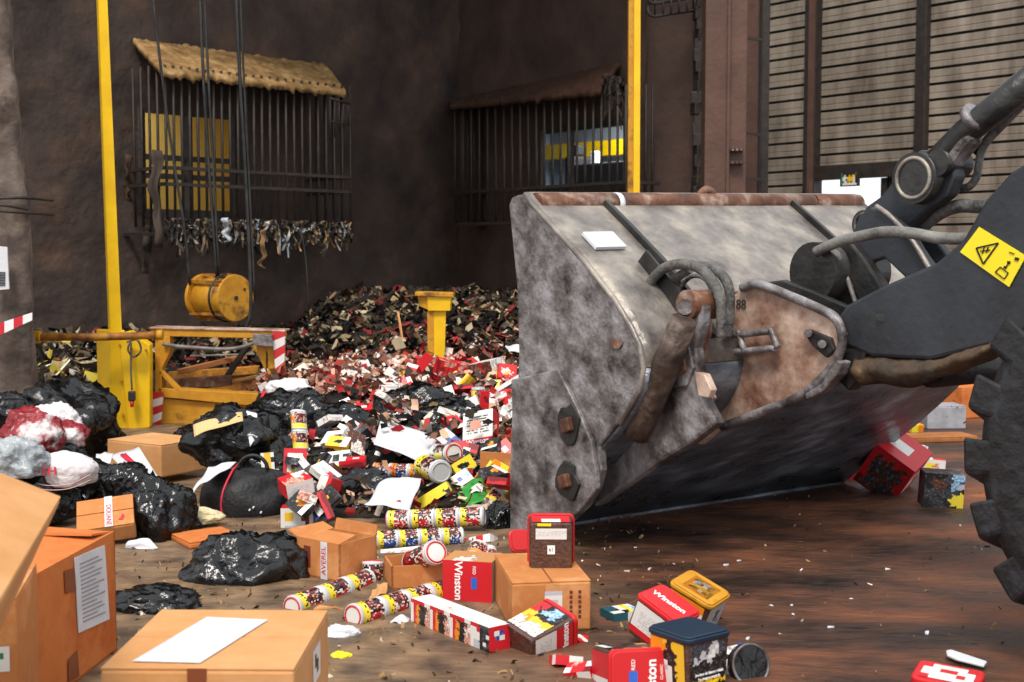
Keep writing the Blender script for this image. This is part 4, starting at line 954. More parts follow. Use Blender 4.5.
ybox('torn open brown box leaning against the bucket', 494, 498, -25, (.17, .16, .08), M_CARD, Y=5.35, opened=True, tilt=(25, 0), flaps=(('f', -15, .09), ('b', 70, .08)))
ybox('brown box flap end sticking out beside the bucket edge', 506, 460, 30, (.10, .10, .10), M_CARD, Y=5.8, opened=True, tilt=(15, 10))
ybox('tan box lying on the heap behind the black bags', 355, 424, -8, (.32, .12, .05), M_CARDL, Y=6.9)
k = ybox('large orange box on the floor beyond the loader bucket', 957, 414, 28, (.36, .42, .2), M_CARDO, z=0)
MB().box((0, 0, .1715), (.05, .42, .002)).build('tape', M_CARDL, k, world=False)
k = ybox('grey wrapped box on the floor in front of the large orange box', 940, 427, 4, (.24, .2, .14), mat('grey_card', '#85868c', .6, c2='#a2a2a8', scale=14), z=0)
ybox('thin brown board lying on the floor beyond the bucket', 935, 440, 10, (.42, .2, .03), M_CARD2, z=0)

# ------------------------------------------------------------------ bags
import bmesh
def bag(name, label, px, py, Y, half, seed, m=M_BAG, knot=None, z=None, yaw=0, rough=1.0, cat='bag', flat=.55):
    c = P(px, py, Y); bm = bmesh.new(); bmesh.ops.create_icosphere(bm, subdivisions=5, radius=1.0); sv = Vector((seed*3.1, seed*1.7, seed*.9))
    for v in bm.verts:
        n_ = v.co.normalized()
        r_ = 1+.26*noise.noise(n_*1.3+sv)+rough*(.13*noise.noise(n_*2.4+sv)-.14*abs(noise.noise(n_*2.9+sv*2))+.02*(1-abs(noise.noise(n_*6.5+sv*3))*2)**3+.09*(1-min(1, abs(noise.noise(Vector((n_.x*4.2, n_.y*4.2, n_.z*1.1))+sv*5))*4.2))**2-.015*abs(noise.noise(n_*12+sv))+.045*(1-min(1, abs(noise.noise(Vector((n_.x*8, n_.y*8, n_.z*2.5))+sv*4))*5))**2)
        p = n_*r_
        if p.z < -flat: p.z = -flat+(p.z+flat)*.15
        v.co = Vector((p.x*half[0], p.y*half[1], p.z*half[2]))
    me = bpy.data.meshes.new('body'); bm.to_mesh(me); bm.free()
    for p in me.polygons: p.use_smooth = True
    me.materials.append(m)
    root = thing(name, label, cat, c, (0, 0, yaw*D2R))
    o = bpy.data.objects.new('body', me); scn.collection.objects.link(o); o.parent = root
    if knot:
        kx, kz, h = knot; mb = MB(); vs = []; n = 22; rows = [(-.3, 1.3), (0, .55), (.25, .3), (.45, .42), (1.0, 1.05)]
        for t, r_ in rows:
            for i in range(n):
                a = 2*math.pi*i/n; q = r_*(1+.28*math.sin(i*5+t*3))*h*.5
                vs.append((kx*half[0]+math.cos(a)*q+t*h*.35, math.sin(a)*q*.7, kz*half[2]+t*h))
        mb.add(vs, [(j*n+i, j*n+(i+1) % n, (j+1)*n+(i+1) % n, (j+1)*n+i) for j in range(len(rows)-1) for i in range(n)], smooth=True)
        mb.build('tied_neck', m, root, world=False)
    return root
bag('rubbish_bag', 'large full black rubbish bag beside the foot of the yellow post', 68, 432, 6.3, (.27, .25, .26), 1, knot=(-.3, .8, .05))
bag('rubbish_bag', 'black rubbish bag half covering the customs-taped box', 161, 524, 4.85, (.125, .15, .17), 2)
bag('rubbish_bag', 'flat glossy black rubbish bag lying alone on the bare floor', 252, 575, 4.25, (.21, .17, .15), 3, yaw=8)
bag('rubbish_bag', 'slack black film on the floor behind the low sealed box', 157, 606, 3.85, (.145, .11, .06), 4)
bag('rubbish_bag', 'black bag stuffed with magazines left of the upright tin stack', 234, 442, 5.75, (.21, .18, .17), 5)
bag('rubbish_bag', 'black rubbish bag standing behind the upright tin stack', 292, 425, 6.35, (.23, .18, .18), 6)
bag('rubbish_bag', 'crinkled black bag below the tan box on the heap', 345, 440, 6.25, (.24, .18, .18), 7)
bag('rubbish_bag', 'black bag directly above the large white sheet', 418, 413, 6.6, (.23, .17, .14), 8)
bag('rubbish_bag', 'black bag left of the red warning carton', 450, 425, 6.4, (.19, .16, .13), 9)
bag('rubbish_bag', 'black bag under the lower white envelope', 356, 500, 5.4, (.22, .17, .14), 10)
bag('rubbish_bag', 'small black bag crumpled between the white lid and the taped box', 126, 486, 5.2, (.10, .10, .10), 12)
bag('rubbish_bag', 'black bag under the white cloth bundle', 75, 485, 5.3, (.20, .12, .12), 13)
bag('rubbish_bag', 'black bag in the shade at the far left edge', 8, 418, 6.1, (.14, .12, .12), 14)
bag('rubbish_bag', 'shiny black bag between the blue tin stack and the bucket', 478, 470, 5.75, (.17, .12, .12), 15)
bag('rubbish_bag', 'black bag heaped against the bucket edge', 500, 530, 5.0, (.08, .08, .10), 17)
bag('clear_bag', 'grey clear plastic bag at the left edge above the tipped box', 14, 462, 4.9, (.13, .1, .09), 16, M_CLEAR)
bag('printed_bag', 'dark red and white printed bag on the white cloth bundle', 32, 436, 5.5, (.13, .11, .12), 18, M_RWBAG)
bag('printed_bag', 'smaller red and white printed bag right of the larger one', 70, 437, 5.6, (.075, .07, .065), 19, M_RWBAG)
bag('white_bag', 'white plastic bag corner behind the red printed bags', 52, 424, 5.85, (.12, .09, .09), 20, M_WBAG)
k = bag('cloth_bundle', 'folded white cloth bundle with red lettering in front of the red printed bags', 66, 472, 5.0, (.125, .10, .085), 21, M_WBAG, rough=.45, cat='bundle')
text('lettering', 'DTH', .045, M_REDINK, k, (-.045, -.116, .02), (80*D2R, 0, 12*D2R), bold=.001)
M_PINKISH = mat('pinkish_fold', '#d9a9a6', .6)
for i in range(2):
    MB().tube(spline([(-.11, -.075-.008*i, -.035+.017*i), (-.04, -.108-.004*i, -.05+.018*i), (.05, -.105-.003*i, -.045+.018*i), (.115, -.06, -.02+.02*i)]), .0016, 6).build('fold', M_PINKISH, k, world=False)
bag('tissue', 'crumpled white tissue on the floor right of the low sealed box', 343, 635, 3.55, (.045, .035, .028), 22, M_PAPER, cat='tissue')
bag('wrapper', 'crumpled yellow wrapper on the floor below the white tissue', 341, 659, 3.35, (.028, .02, .02), 23, M_STICK, cat='wrapper')
bag('wrapper', 'cream crumpled wrapper on the flattened orange carton', 201, 517, 5.0, (.085, .05, .035), 24, mat('cream_wrapper', '#dccfae', .5, c2='#c8b98a', scale=8, bump=.3), cat='wrapper')
bag('film_scrap', 'white scalloped film draped over the press frame corner', 290, 392, 7.2, (.14, .10, .075), 25, M_WBAG, cat='film')
bag('clear_tub_bag', 'crumpled clear plastic left of the large white sheet', 352, 447, 5.9, (.065, .06, .09), 26, M_CLEAR, cat='film')
bag('rubbish_bag', 'black bag filling the gap between the holdall and the magazine bag', 275, 470, 5.75, (.16, .15, .15), 31)
bag('rubbish_bag', 'black bag behind the lower white envelope', 395, 470, 5.95, (.22, .16, .15), 32)
bag('rubbish_bag', 'black bag behind the long flat box', 205, 440, 6.6, (.16, .15, .10), 33)
bag('rubbish_bag', 'black bag in the gap below the four picture strip', 325, 480, 5.6, (.14, .12, .12), 34)
bag('rubbish_bag', 'black bag under the grey clear bag at the left edge', 22, 498, 5.0, (.20, .14, .15), 41)
bag('rubbish_bag', 'black bag under the red and white printed bags', 40, 470, 5.6, (.22, .14, .18), 42)
# black holdall with red piping
k = bag('holdall', 'black fabric holdall with a red piped seam on the floor', 250, 500, 5.3, (.19, .15, .14), 27, M_LEATHER, rough=.15, cat='holdall')
MB().tube(spline([(-.06, -.150, -.07), (-.085, -.150, -.01), (-.08, -.135, .06), (-.06, -.07, .125), (-.05, .02, .148)]), .005, 8).build('piping', M_REDINK, k, world=False)
MB().tube(arc((.02, -.03, .13), .06, 0, math.pi, 14), .008, 8).build('handle', M_LEATHER, k, world=False)
for x, z in ((.03, -.01), (.045, .0), (.075, -.02)): MB().tube([(x, -.145, z), (x, -.162, z)], .004, 8).build('stud', M_WHITEPL, k, world=False)

# ================================================================== PRINTED GOODS
def frame_from(zl, up=(0, 0, 1)):
    """axes with local z along zl and local -y as near to up as can be"""
    z = Vector(zl).normalized(); y = -(Vector(up)-z*Vector(up).dot(z)).normalized(); x = y.cross(z)
    return Matrix((x, y, z)).transposed()
def rrect(w_, d, r, n=4):
    o = []
    for cx, cy, a0 in ((w_/2-r, d/2-r, 0), (-w_/2+r, d/2-r, 90), (-w_/2+r, -d/2+r, 180), (w_/2-r, -d/2+r, 270)):
        for i in range(n+1): a = (a0+90*i/n)*D2R; o.append((cx+r*math.cos(a), cy+r*math.sin(a)))
    return o
def tub(label, c, R, size, arts, lid_mat=None, lid_text=True, base_label=None, group=None):
    """tobacco tub: clear tapered body, printed sleeve panels on its sides, rimmed lid at local +z"""
    w_, d, h = size; root = thing('tobacco_tub', label, 'tub', c, R, group); lid_mat = lid_mat or M_REDLID
    mb = MB(); rings = []
    for z, k in ((-h/2, .86), (-h/2+.004, .89), (h/2-.012, .96)): rings.append([Vector((x*k, y*k, z)) for x, y in rrect(w_, d, .014)])
    n = len(rings[0]); vs = [v for r in rings for v in r]
    mb.add(vs, [(j*n+i, j*n+(i+1) % n, (j+1)*n+(i+1) % n, (j+1)*n+i) for j in range(2) for i in range(n)]+[list(range(n))[::-1]])
    mb.build('body', M_TOB, root, world=False)
    # sleeve panels: f (-y), r (+x), b (+y), l (-x)
    for side, art in arts.items():
        kx, kz0, kz1 = .88, -h/2+.012, h/2-.018
        def pt(u_, z, off=.0016):
            k = .89+(.96-.89)*(z+h/2)/h
            return {'f': Vector((u_*w_/2*k*.90, -d/2*k-off, z)), 'b': Vector((-u_*w_/2*k*.90, d/2*k+off, z)), 'r': Vector((w_/2*k+off, u_*d/2*k*.90, z)), 'l': Vector((-w_/2*k-off, -u_*d/2*k*.90, z))}[side]
        mb = MB(); o = pt(-1, kz0); mb.grid(o, pt(1, kz0)-o, pt(-1, kz1)-o, art, PALS); mb.build('sleeve_panel', M_PRINT, root, world=False)
    mb = MB(); pts = [Vector((x, y, h/2-.014)) for x, y in rrect(w_*1.03, d*1.03, .018)]; mb.prism(pts, (0, 0, .012))
    mb.build('lid_rim', lid_mat, root, world=False, bevel=.003)
    mb = MB(); pts = [Vector((x, y, h/2-.003)) for x, y in rrect(w_*.97, d*.97, .018)]; mb.prism(pts, (0, 0, .006))
    lid = mb.build('lid', lid_mat, root, world=False, bevel=.003)
    return root, lid
def winston(root, loc, rot, size=.03, sub=True):
    text('lettering', 'Winston', size, M_WHITEINK, root, loc, rot, bold=.0006)
# the tub lying on the small box: base towards us, lid at the back
Yb = G(551, 569, .142).y
R1 = frame_from((.02, 1, .04))
t1, _ = tub('clear tub of brown tobacco with a red lid rim standing on the small box', P(551, 543, Yb+.05), R1, (.136, .155, .09), {'f': ["RRRR", "RWWR"], 'r': ["RR", "RR"], 'l': ["RR", "RR"], 'b': ["RR"]}, base_label=True)
MB().grid((-.045, -.055, -.0465), (.09, 0, 0), (0, .032, 0), ["WWWWWW", "tttttW", "tttttt", "WWWWWW"], PALS).build('warning_label', M_PRINT, t1, world=False)
MB().box((0, .008, -.0465), (.022, .026, .001)).build('price_sticker', M_WHITEINK, t1, world=False)
text('sticker_print', '61', .014, M_BLACKINK, t1, (0, .008, -.0475), (180*D2R, 0, 0))
MB().box((-.02, -.066, -.0465), (.04, .008, .001)).build('orange_strip', M_STICK, t1, world=False)
# red tub front centre, lid to the right
R2 = frame_from((.74, .60, .20), (-.1, -.4, 1)); 
WL = ["WWWWWW", "WttttW", "WttttW", "WttttW", "WttttW", "WttttW", "WttttW", "WWWWWW"]
t2, _ = tub('red tobacco tub lying on its side before the small box, clear base to the left', P(540, 638, 3.45), R2, (.13, .13, .16), {'f': ["RRKLLK", "RKLLLK", "YYKKKK", "YOYYYY", "MMMMMM", "MMMMMM"], 'r': ["RRRRRR", "RRRRRR", "RRRRRR", "RRRRRR", "WWWWWW", "WttttW", "WttttW", "WttttW", "WWWWWW"], 'l': ["RRRRRR", "RRRRRR", "RRRRRR", "RRRRRR", "WWWWWW", "WttttW", "WttttW", "WttttW", "WWWWWW"], 'b': ["RR"]})
# which side faces us: pick the one whose outward axis points to the camera
def side_to_cam(R, c):
    best = max((( -Vector((0, 1, 0)), 'f'), (Vector((1, 0, 0)), 'r'), (Vector((0, 1, 0)), 'b'), (Vector((-1, 0, 0)), 'l')), key=lambda a: (R @ a[0]).dot((CAM-c).normalized()))
    return best
def side_text(root, R, body, size, along, across=0.0, mat_=None, dim=None, spin=0.0):
    """lettering on the side panel that faces the camera, read along the tub's long axis"""
    c = root.location; ax, sd_ = side_to_cam(R, c); w_, d = dim; k = .94
    off = (w_ if sd_ in 'rl' else d)/2*k+.004
    zt_ = ax; xt = Vector((0, 0, -1)); yt = zt_.cross(xt)
    Rt = Matrix((xt, yt, zt_)).transposed() @ Matrix.Rotation(spin, 3, 'Z')
    loc = ax*off+Vector((0, 0, along))+yt*across
    return text('lettering', body, size, mat_ or M_WHITEINK, root, loc, R=Rt, bold=.0007)
side_text(t2, R2, 'Winston', .030, .035, -.012, dim=(.13, .13), spin=-math.pi/2)
# red tub at the bottom edge, lid towards us
R3 = frame_from((.30, -.92, .14), (0, .15, 1))
t3, l3 = tub('red tobacco tub at the bottom edge with its red lid facing forward', P(629, 676, 3.14), R3, (.16, .15, .15), {'f': ["OOOOOO", "KKKBKK", "KBBKBW", "OKKBKW"], 'l': ["RRRWWW"]*5, 'r': ["RRRWWS", "RRRWSW"]*3, 'b': ["RR"]})
text('lettering', 'Winston', .036, M_WHITEINK, t3, (-.026, .012, .0795), (0, 0, -math.pi/2), bold=.001)
text('lettering', 'RED', .014, M_WHITEINK, t3, (.022, -.04, .0795), (0, 0, -math.pi/2))
MB().box((.022, -.002, .0785), (.022, .045, .0015)).build('emblem', M_BLUEINK, t3, world=False)
text('lettering', 'CLASSIC', .010, M_WHITEINK, t3, (-.052, -.02, .0795), (0, 0, -math.pi/2))
# black and yellow tub with the dark blue lid
R4 = Euler((0, 0, 36*D2R)).to_matrix()
q = P(689, 633, 3.12); hT = .142
t4, _ = tub('upright black and yellow tobacco tub with a dark blue lid', Vector((q.x, q.y, hT/2)), R4, (.145, .145, hT), {
    'f': ["NNNNNNSSNN", "NNNNNSSWNN", "NNNSNSWSNN", "NSNSSWWNNK", "KSSKKSKKKK", "KKKKKKKKKK", "KKKKKKKKKK", "KKKKKKKKKK", "KKKKKKKKKK", "YYYYYYYYYY", "KKKKKKKKKK"],
    'l': ["OOOYKYYY", "OOOOKYYY", "OOOKKKYY", "KKKKKKYY", "WWWWKKYY", "WSSSWKYY", "WWWWWKYY", "WSSWWKYY", "WWWWWKYY"], 'r': ["KKKY"]*4, 'b': ["KKKY"]*4}, M_BLUELID)
for k, (tx, mt) in enumerate((('Arrêter de fumer réduit', M_WHITEINK), ('les risques mortels', M_WHITEINK), ('Faites-vous aider', M_STICK))):
    text('warning_print', tx, .0095, mt, t4, (0, -.071, -.022-.0115*k), (90*D2R, 0, 0), bold=.0003)
R5 = Euler((8*D2R, 4*D2R, 30*D2R)).to_matrix(); q = P(694, 614, 3.62)
t5, _ = tub('yellow rimmed black tub tipped behind the dark blue lid', Vector((q.x, q.y, .06)), frame_from((.25, -.30, .9), (-.55, -.8, 0)), (.14, .12, .125), {'f': ["OOOO", "YKKW", "KKWW", "KKKK"], 'r': ["SSSS", "SSNS", "SSSS"], 'l': ["KKYY", "KWWY"], 'b': ["KK"]}, M_YELD)
MB().grid((-.04, -.045, .0655), (.085, 0, 0), (0, .085, 0), ["OOOOOO", "OKLLNO", "OLKWKO", "OYYYYK", "OKKWKK", "OOOOOO"], PALS).build('lid_print', M_PRINT, t5, world=False)
q = P(662, 621, 3.45)
t6, _ = tub('red tobacco tub with a white warning label wedged behind the blue lidded tub', Vector((q.x, q.y, .065)), frame_from((.30, -.30, .9), (-.6, -.8, .1)), (.14, .12, .12), {'f': WL[:4]+["RRRRRR"], 'l': WL, 'r': ["RRRR"]*3, 'b': ["RR"]})
text('lettering', 'Winston', .03, M_WHITEINK, t6, (0, -.005, .0645), (0, 0, .1), bold=.0008)
MB().grid((-.095, -.03, .0), (.03, 0, .05), (0, .07, 0), WL, PALS).build('loose_label', M_PRINT, t6, world=False)

# cartons: boxes with printed faces
def carton(label, c, R, size, arts, name='cigarette_carton', cat='carton', group=None, m=None, rootless=False):
    w_, d, h = size; x, y, z = w_/2, d/2, h/2
    faces = {'f': ((-x, -y, -z), (w_, 0, 0), (0, 0, h)), 'b': ((x, y, -z), (-w_, 0, 0), (0, 0, h)), 'r': ((x, -y, -z), (0, d, 0), (0, 0, h)), 'l': ((-x, y, -z), (0, -d, 0), (0, 0, h)), 't': ((-x, -y, z), (w_, 0, 0), (0, d, 0)), 'd': ((-x, y, -z), (w_, 0, 0), (0, -d, 0))}
    mb = MB()
    for k, (o, ux, uy) in faces.items(): mb.grid(o, ux, uy, arts.get(k, arts.get('*', ['W'])), PALS)
    o = mb.build(name, m or M_PRINT, None); o.location = c; o.rotation_euler = R.to_euler()
    return tagp(o, label, cat, group)
def along(a, b):   # frame with x from a to b, z up
    x = (b-a).normalized(); y = Z.cross(x).normalized(); return Matrix((x, y, x.cross(y))).transposed()
a, b = G(411, 621), G(489, 653); R = along(a, b); L = (b-a).length
c = (a+b)/2+R.col[1]*.035+Z*.034
k = carton('long white topped cigarette carton with red ends lying in front of the red tub', c, R, (L, .07, .067), {'t': ['WWWWWWWW', 'WWWMWWWW'], 'f': ["RRRRRWWRRRRRWWRRRRRWWRRRNNN", "WROKKBMWROKKBMWROKKBMWWRKNK", "WROKKBPWROKKPMWROKKPMWWWKNW", "WROKKMPWROKKPMWROKKMPWWWKNK", "WROKKPPWROKKPPWROKKPPWSSKWN", "WROKKPPWROKKPPWROKKPPWSSKNK"], 'r': ["RRRR", "RWUR", "RUWR", "RRRR", "RRRR"], 'l': ["RR"], '*': ["RR"]})
q = P(473, 594, 3.95)
k = carton('red tobacco carton with a grey warning panel behind the long carton', Vector((q.x, q.y, .062)), Euler((0, 0, -14*D2R)).to_matrix(), (.155, .13, .125), {'f': ["RRRRRRRRRR", "RRRRRRRRRR", "RRRRRRRRRR"], 't': ["CCC", "CMC"], 'r': ["SSRR", "SSRR", "SSSS"], '*': ["RR"]}, name='tobacco_carton')
text('lettering', 'Winston', .034, M_WHITEINK, k, (-.028, -.066, .0), (90*D2R, math.pi/2, 0), bold=.0008)
text('lettering', 'RED', .014, M_WHITEINK, k, (.022, -.066, .035), (90*D2R, math.pi/2, 0))
MB().box((.022, -.0655, -.005), (.018, .001, .035)).build('emblem', M_BLUEINK, k, world=False)
k = carton('red tobacco carton with a white warning label propped on the bags by the bucket', P(481, 435, 5.85), Euler((-28*D2R, -12*D2R, -22*D2R)).to_matrix(), (.15, .07, .21), {'f': ["WWWWWWWW", "WttttttW", "WttttttW", "WttttttW", "WttttttW", "WttttttW", "WWWWWWWW", "RRRRRRRR", "RRRRRRRR", "RRRRRRRR", "RRRRRRRR"], '*': ["RR", "DR"]}, name='tobacco_carton')
text('lettering', 'Winston', .032, M_WHITEINK, k, (.0, -.036, -.045), (90*D2R, 0, 0), bold=.0006)
CT = 'cigarette packs and cartons among the bags'
for lab, px, py, Y, e, sz, arts in (
 ('red and white cigarette carton lying flat below the holdall handle', 298, 517, 5.0, (0, 0, 4), (.125, .08, .085), {'f': ["WWWWWWWW", "WYYWWRRW", "WYYWWDDW", "WWWWWWNW", "WSSSWWWW"], 't': ["RWRWRR", "RRWWRR", "RRRRRR"], '*': ["RD"]}),
 ('white warning carton with a yellow end tilted on the red carton', 296, 485, 5.0, (10, -12, 28), (.11, .10, .06), {'f': ["WWWWWW", "WttttW", "WttttW", "WWWWWW"], 'r': ["WWYY", "WYYK", "YYKK"], 't': ["RRWM", "PPPR"], '*': ["RR"]}),
 ('red open box end with a white price panel leaning right of the red carton', 327, 492, 5.05, (-18, 12, -35), (.06, .07, .12), {'f': ["WWR", "WSR", "WWR"], '*': ["RR", "RD"]}),
 ('yellow fronted pack standing left of the upright tin stack', 268, 465, 5.5, (-10, -4, 10), (.055, .03, .105), {'f': ["WYYW", "WYYK", "WKYW", "WWYW", "WYYW"], '*': ["KK"]}),
 ('red cigarette pack with a white window standing below the upright tin stack', 295, 463, 5.45, (-12, 3, 8), (.095, .05, .12), {'f': ["RRRRRR", "RWWWWR", "RWDDWR", "RWDDWR", "RWYWWR", "RRYWWR"], '*': ["RR"]}),
 ('white carton strip with four small warning pictures', 335, 461, 5.5, (-38, -8, -14), (.135, .02, .085), {'f': ["WWWWWWWWW", "WKKWKKWKK", "WKNWNKWKK", "WWWWWWWWW", "yyyyyyyyy"], '*': ["WW"]}),
 ('pale blue flat pack under the four picture strip', 338, 477, 5.4, (-60, 5, -20), (.12, .02, .06), {'f': ["LLWWL", "WWLLW", "KYYKK"], '*': ["KY"]}),
 ('white pack with red corner lying on the black bags left of the white sheet', 352, 428, 6.0, (-35, 20, -40), (.13, .03, .07), {'f': ["WWWR", "WSWR", "WWRR"], '*': ["WR"]}),
 ('yellow long tobacco carton wedged above the upper tin stack', 434, 497, 5.2, (-20, -32, -8), (.16, .05, .045), {'f': ["yyyyyy", "yyyyyk".replace('k', 'K')], 't': ["yyyyy"], '*': ["yK"]}),
 ('yellow strapped pack beside the open silver can', 463, 466, 5.5, (-20, -25, 30), (.10, .03, .06), {'f': ["yyyy", "yKKy", "WWyy"], '*': ["yy"]}),
 ('white and blue pack lying below the yellow strapped pack', 462, 479, 5.4, (-40, -30, 20), (.08, .02, .06), {'f': ["WWWL", "WUWL", "WWWW"], '*': ["WW"]}),
 ('blue and white folded pack left of the red warning carton', 452, 443, 5.75, (-50, 30, -35), (.15, .02, .07), {'f': ["WWUUR", "WUUDR", "WWDRR"], '*': ["RU"]}),
 ('dark red flat pack lying under the red warning carton', 463, 451, 5.7, (-45, 10, -10), (.13, .03, .08), {'f': ["DRRD", "RDWR", "DDRD"], '*': ["DR"]}),
 ('teal and white small carton standing alone behind the red tubs', 621, 618, 3.72, (0, 0, 28), (.095, .075, .055), {'f': ["TTTWWW", "TTTWKW", "TLTWKW", "TTTWWW"], 'r': ["WYLL", "WLLL"], 't': ["TTWyW", "TKWyL", "WWKyL"], '*': ["TT"]}),
 ('red white and gold pack lying in front of the red tub base', 566, 661, 3.28, (-20, 10, 15), (.075, .05, .025), {'t': ["WWOKO", "WOOKY", "RRWWR"], '*': ["RW"]}),
 ('crushed pink and red pack at the bottom edge between two red tubs', 580, 672, 3.2, (15, -10, -20), (.07, .05, .03), {'t': ["RPRW", "WRRD"], '*': ["RW"]}),
 ('red pack wedged behind the forward facing red lid', 583, 645, 3.5, (10, 14, 30), (.07, .05, .04), {'t': ["WWRR", "RWRR"], '*': ["RD"]}),
 ('red and blue striped flat packs at the right end of the lower tin stack', 480, 542, 4.75, (-25, -15, -25), (.12, .06, .03), {'f': ["RWRW", "URRW"], 't': ["RUWRR", "WRWUR", "RRWWU"], '*': ["WS"]}),
 ('white strip of red framed labels inside the brown box', 412, 552, 4.55, (-35, -4, 8), (.22, .012, .036), {'f': ["WWWWWWWWWWWWW", "WPPWPPWPPWPPW", "WPPWPPWPPWPPW", "WWWWWWWWWWWWW"], '*': ["WW"]}),
 ('thin red and white pack standing against the bucket edge', 505, 488, 5.35, (0, 35, 10), (.035, .03, .14), {'f': ["RR", "WR", "RR", "WW", "RS"], '*': ["RR"]}),
 ('red and white carton with red letters beside the bucket above the brown flap', 517, 402, 6.6, (-20, -28, -30), (.18, .1, .11), {'f': ["WWRWW", "WRRRW", "WRWRW", "WWRWW", "DDDDD"], '*': ["RW"]}),
 ('brown cube shaped carton with white top on the heap below the stanchion', 488, 372, 7.9, (6, -12, -32), (.17, .16, .14), {'f': ["BBBB", "BWBB", "BBBB"], 't': ["WWMM"], 'r': ["MMWM", "RYWM"], '*': ["BB"]}),
 ('red square pack with a cream centre right of the brown cube carton', 507, 372, 7.6, (-25, 8, 10), (.11, .03, .09), {'f': ["RRRRR", "RMMRR", "RMYMR", "RRRRR"], '*': ["RR"]}),
 ('long white carton lying diagonally on the heap left of the stanchion', 400, 383, 8.0, (-20, 42, 5), (.24, .05, .06), {'f': ["WWRWW", "WWWSW"], 't': ["WWWWW"], '*': ["RW"]}),
 ('long white and black carton lying diagonally beside the bucket', 511, 388, 7.0, (-15, -32, -10), (.22, .06, .07), {'f': ["WWWWW", "RKKWK", "KYKKK"], 't': ["WWWRW"], '*': ["KW"]}),
 ('white rolled carton strip on the black bags right of the large sheet', 457, 410, 6.5, (-20, -24, -5), (.24, .05, .05), {'f': ["WMWMWW", "SWSSWW"], 't': ["WWWWWM"], '*': ["WM"]}),
 ('red upright pack standing among the tins beside the white strip', 484, 405, 6.5, (0, 2, 10), (.045, .04, .14), {'f': ["RR", "RD", "RR", "RR", "DR"], '*': ["RR"]}),
 ('big red plastic wrapped carton on the heap below the stanchion', 453, 369, 8.2, (10, 12, 24), (.22, .1, .1), {'f': ["RPRPR", "DRRPR", "RRWRD"], 't': ["RPRRP", "PRRPR"], '*': ["RD"]}),
 ('red long carton sloping up the heap left of the stanchion', 419, 368, 8.2, (0, -50, 10), (.22, .05, .06), {'f': ["RRRRR", "RDRRR"], '*': ["RR"]})):
    q = P(px, py, Y)
    k = carton(lab, q, Euler([v*D2R for v in e]).to_matrix(), sz, arts)
# big red boxes beyond the bucket on the right
k = carton('large red box tipped on edge with a brown window behind the bucket', P(893, 466, 5.75), Euler((18*D2R, 34*D2R, -28*D2R)).to_matrix(), (.20, .22, .22), {'f': ["RRRRRRR", "RBBBBBR", "RNNNNNR", "RBBBBBR", "RNNNNNR", "DBBBBBD"], 'r': ["RRRRR", "RWRWR", "RWWRR", "RRRRR"], 't': ["RRRRRR", "RWWWRR", "RRRRRR"], '*': ["RD"]}, name='tobacco_carton')
k = carton('red box with a wide white band half under the bucket', P(855, 468, 6.1), Euler((4*D2R, -6*D2R, 20*D2R)).to_matrix(), (.19, .13, .11), {'f': ["RRWWSB", "RRWSWB", "RRWWSB", "RRWSWB"], '*': ["RR", "RW"]}, name='tobacco_carton')
k = carton('black and blue magazine stack beside the loader tyre', P(941, 489, 5.42), Euler((0, 3*D2R, -8*D2R)).to_matrix(), (.16, .14, .15), {'f': ["KKKNLL", "KBBNLU", "KBBKLS", "NNNNNK", "NKKNyy", "KNNKyy", "KKNNKy"], 't': ["KKN"], '*': ["KN"]}, name='magazine_stack', cat='magazines')
k = carton('white cigarette pack on the rusty floor left of the tyre, upper of two', P(914, 451, 6.72), Euler((0, 8*D2R, 10*D2R)).to_matrix(), (.12, .06, .07), {'*': ["WWM"]}, name='cigarette_pack', cat='pack')
k = carton('white and yellow cigarette pack on the rusty floor left of the tyre', P(932, 464, 6.33), Euler((0, 5*D2R, -12*D2R)).to_matrix(), (.12, .06, .055), {'f': ["WWWW", "WyPW", "WyPW"], '*': ["WR"]}, name='cigarette_pack', cat='pack')
k = carton('crumpled yellow wrapper pack beside the raised end of the bucket', P(916, 428, 7.68), Euler((.2, .1, .3)).to_matrix(), (.08, .04, .05), {'*': ["yO"]}, name='cigarette_pack', cat='pack')

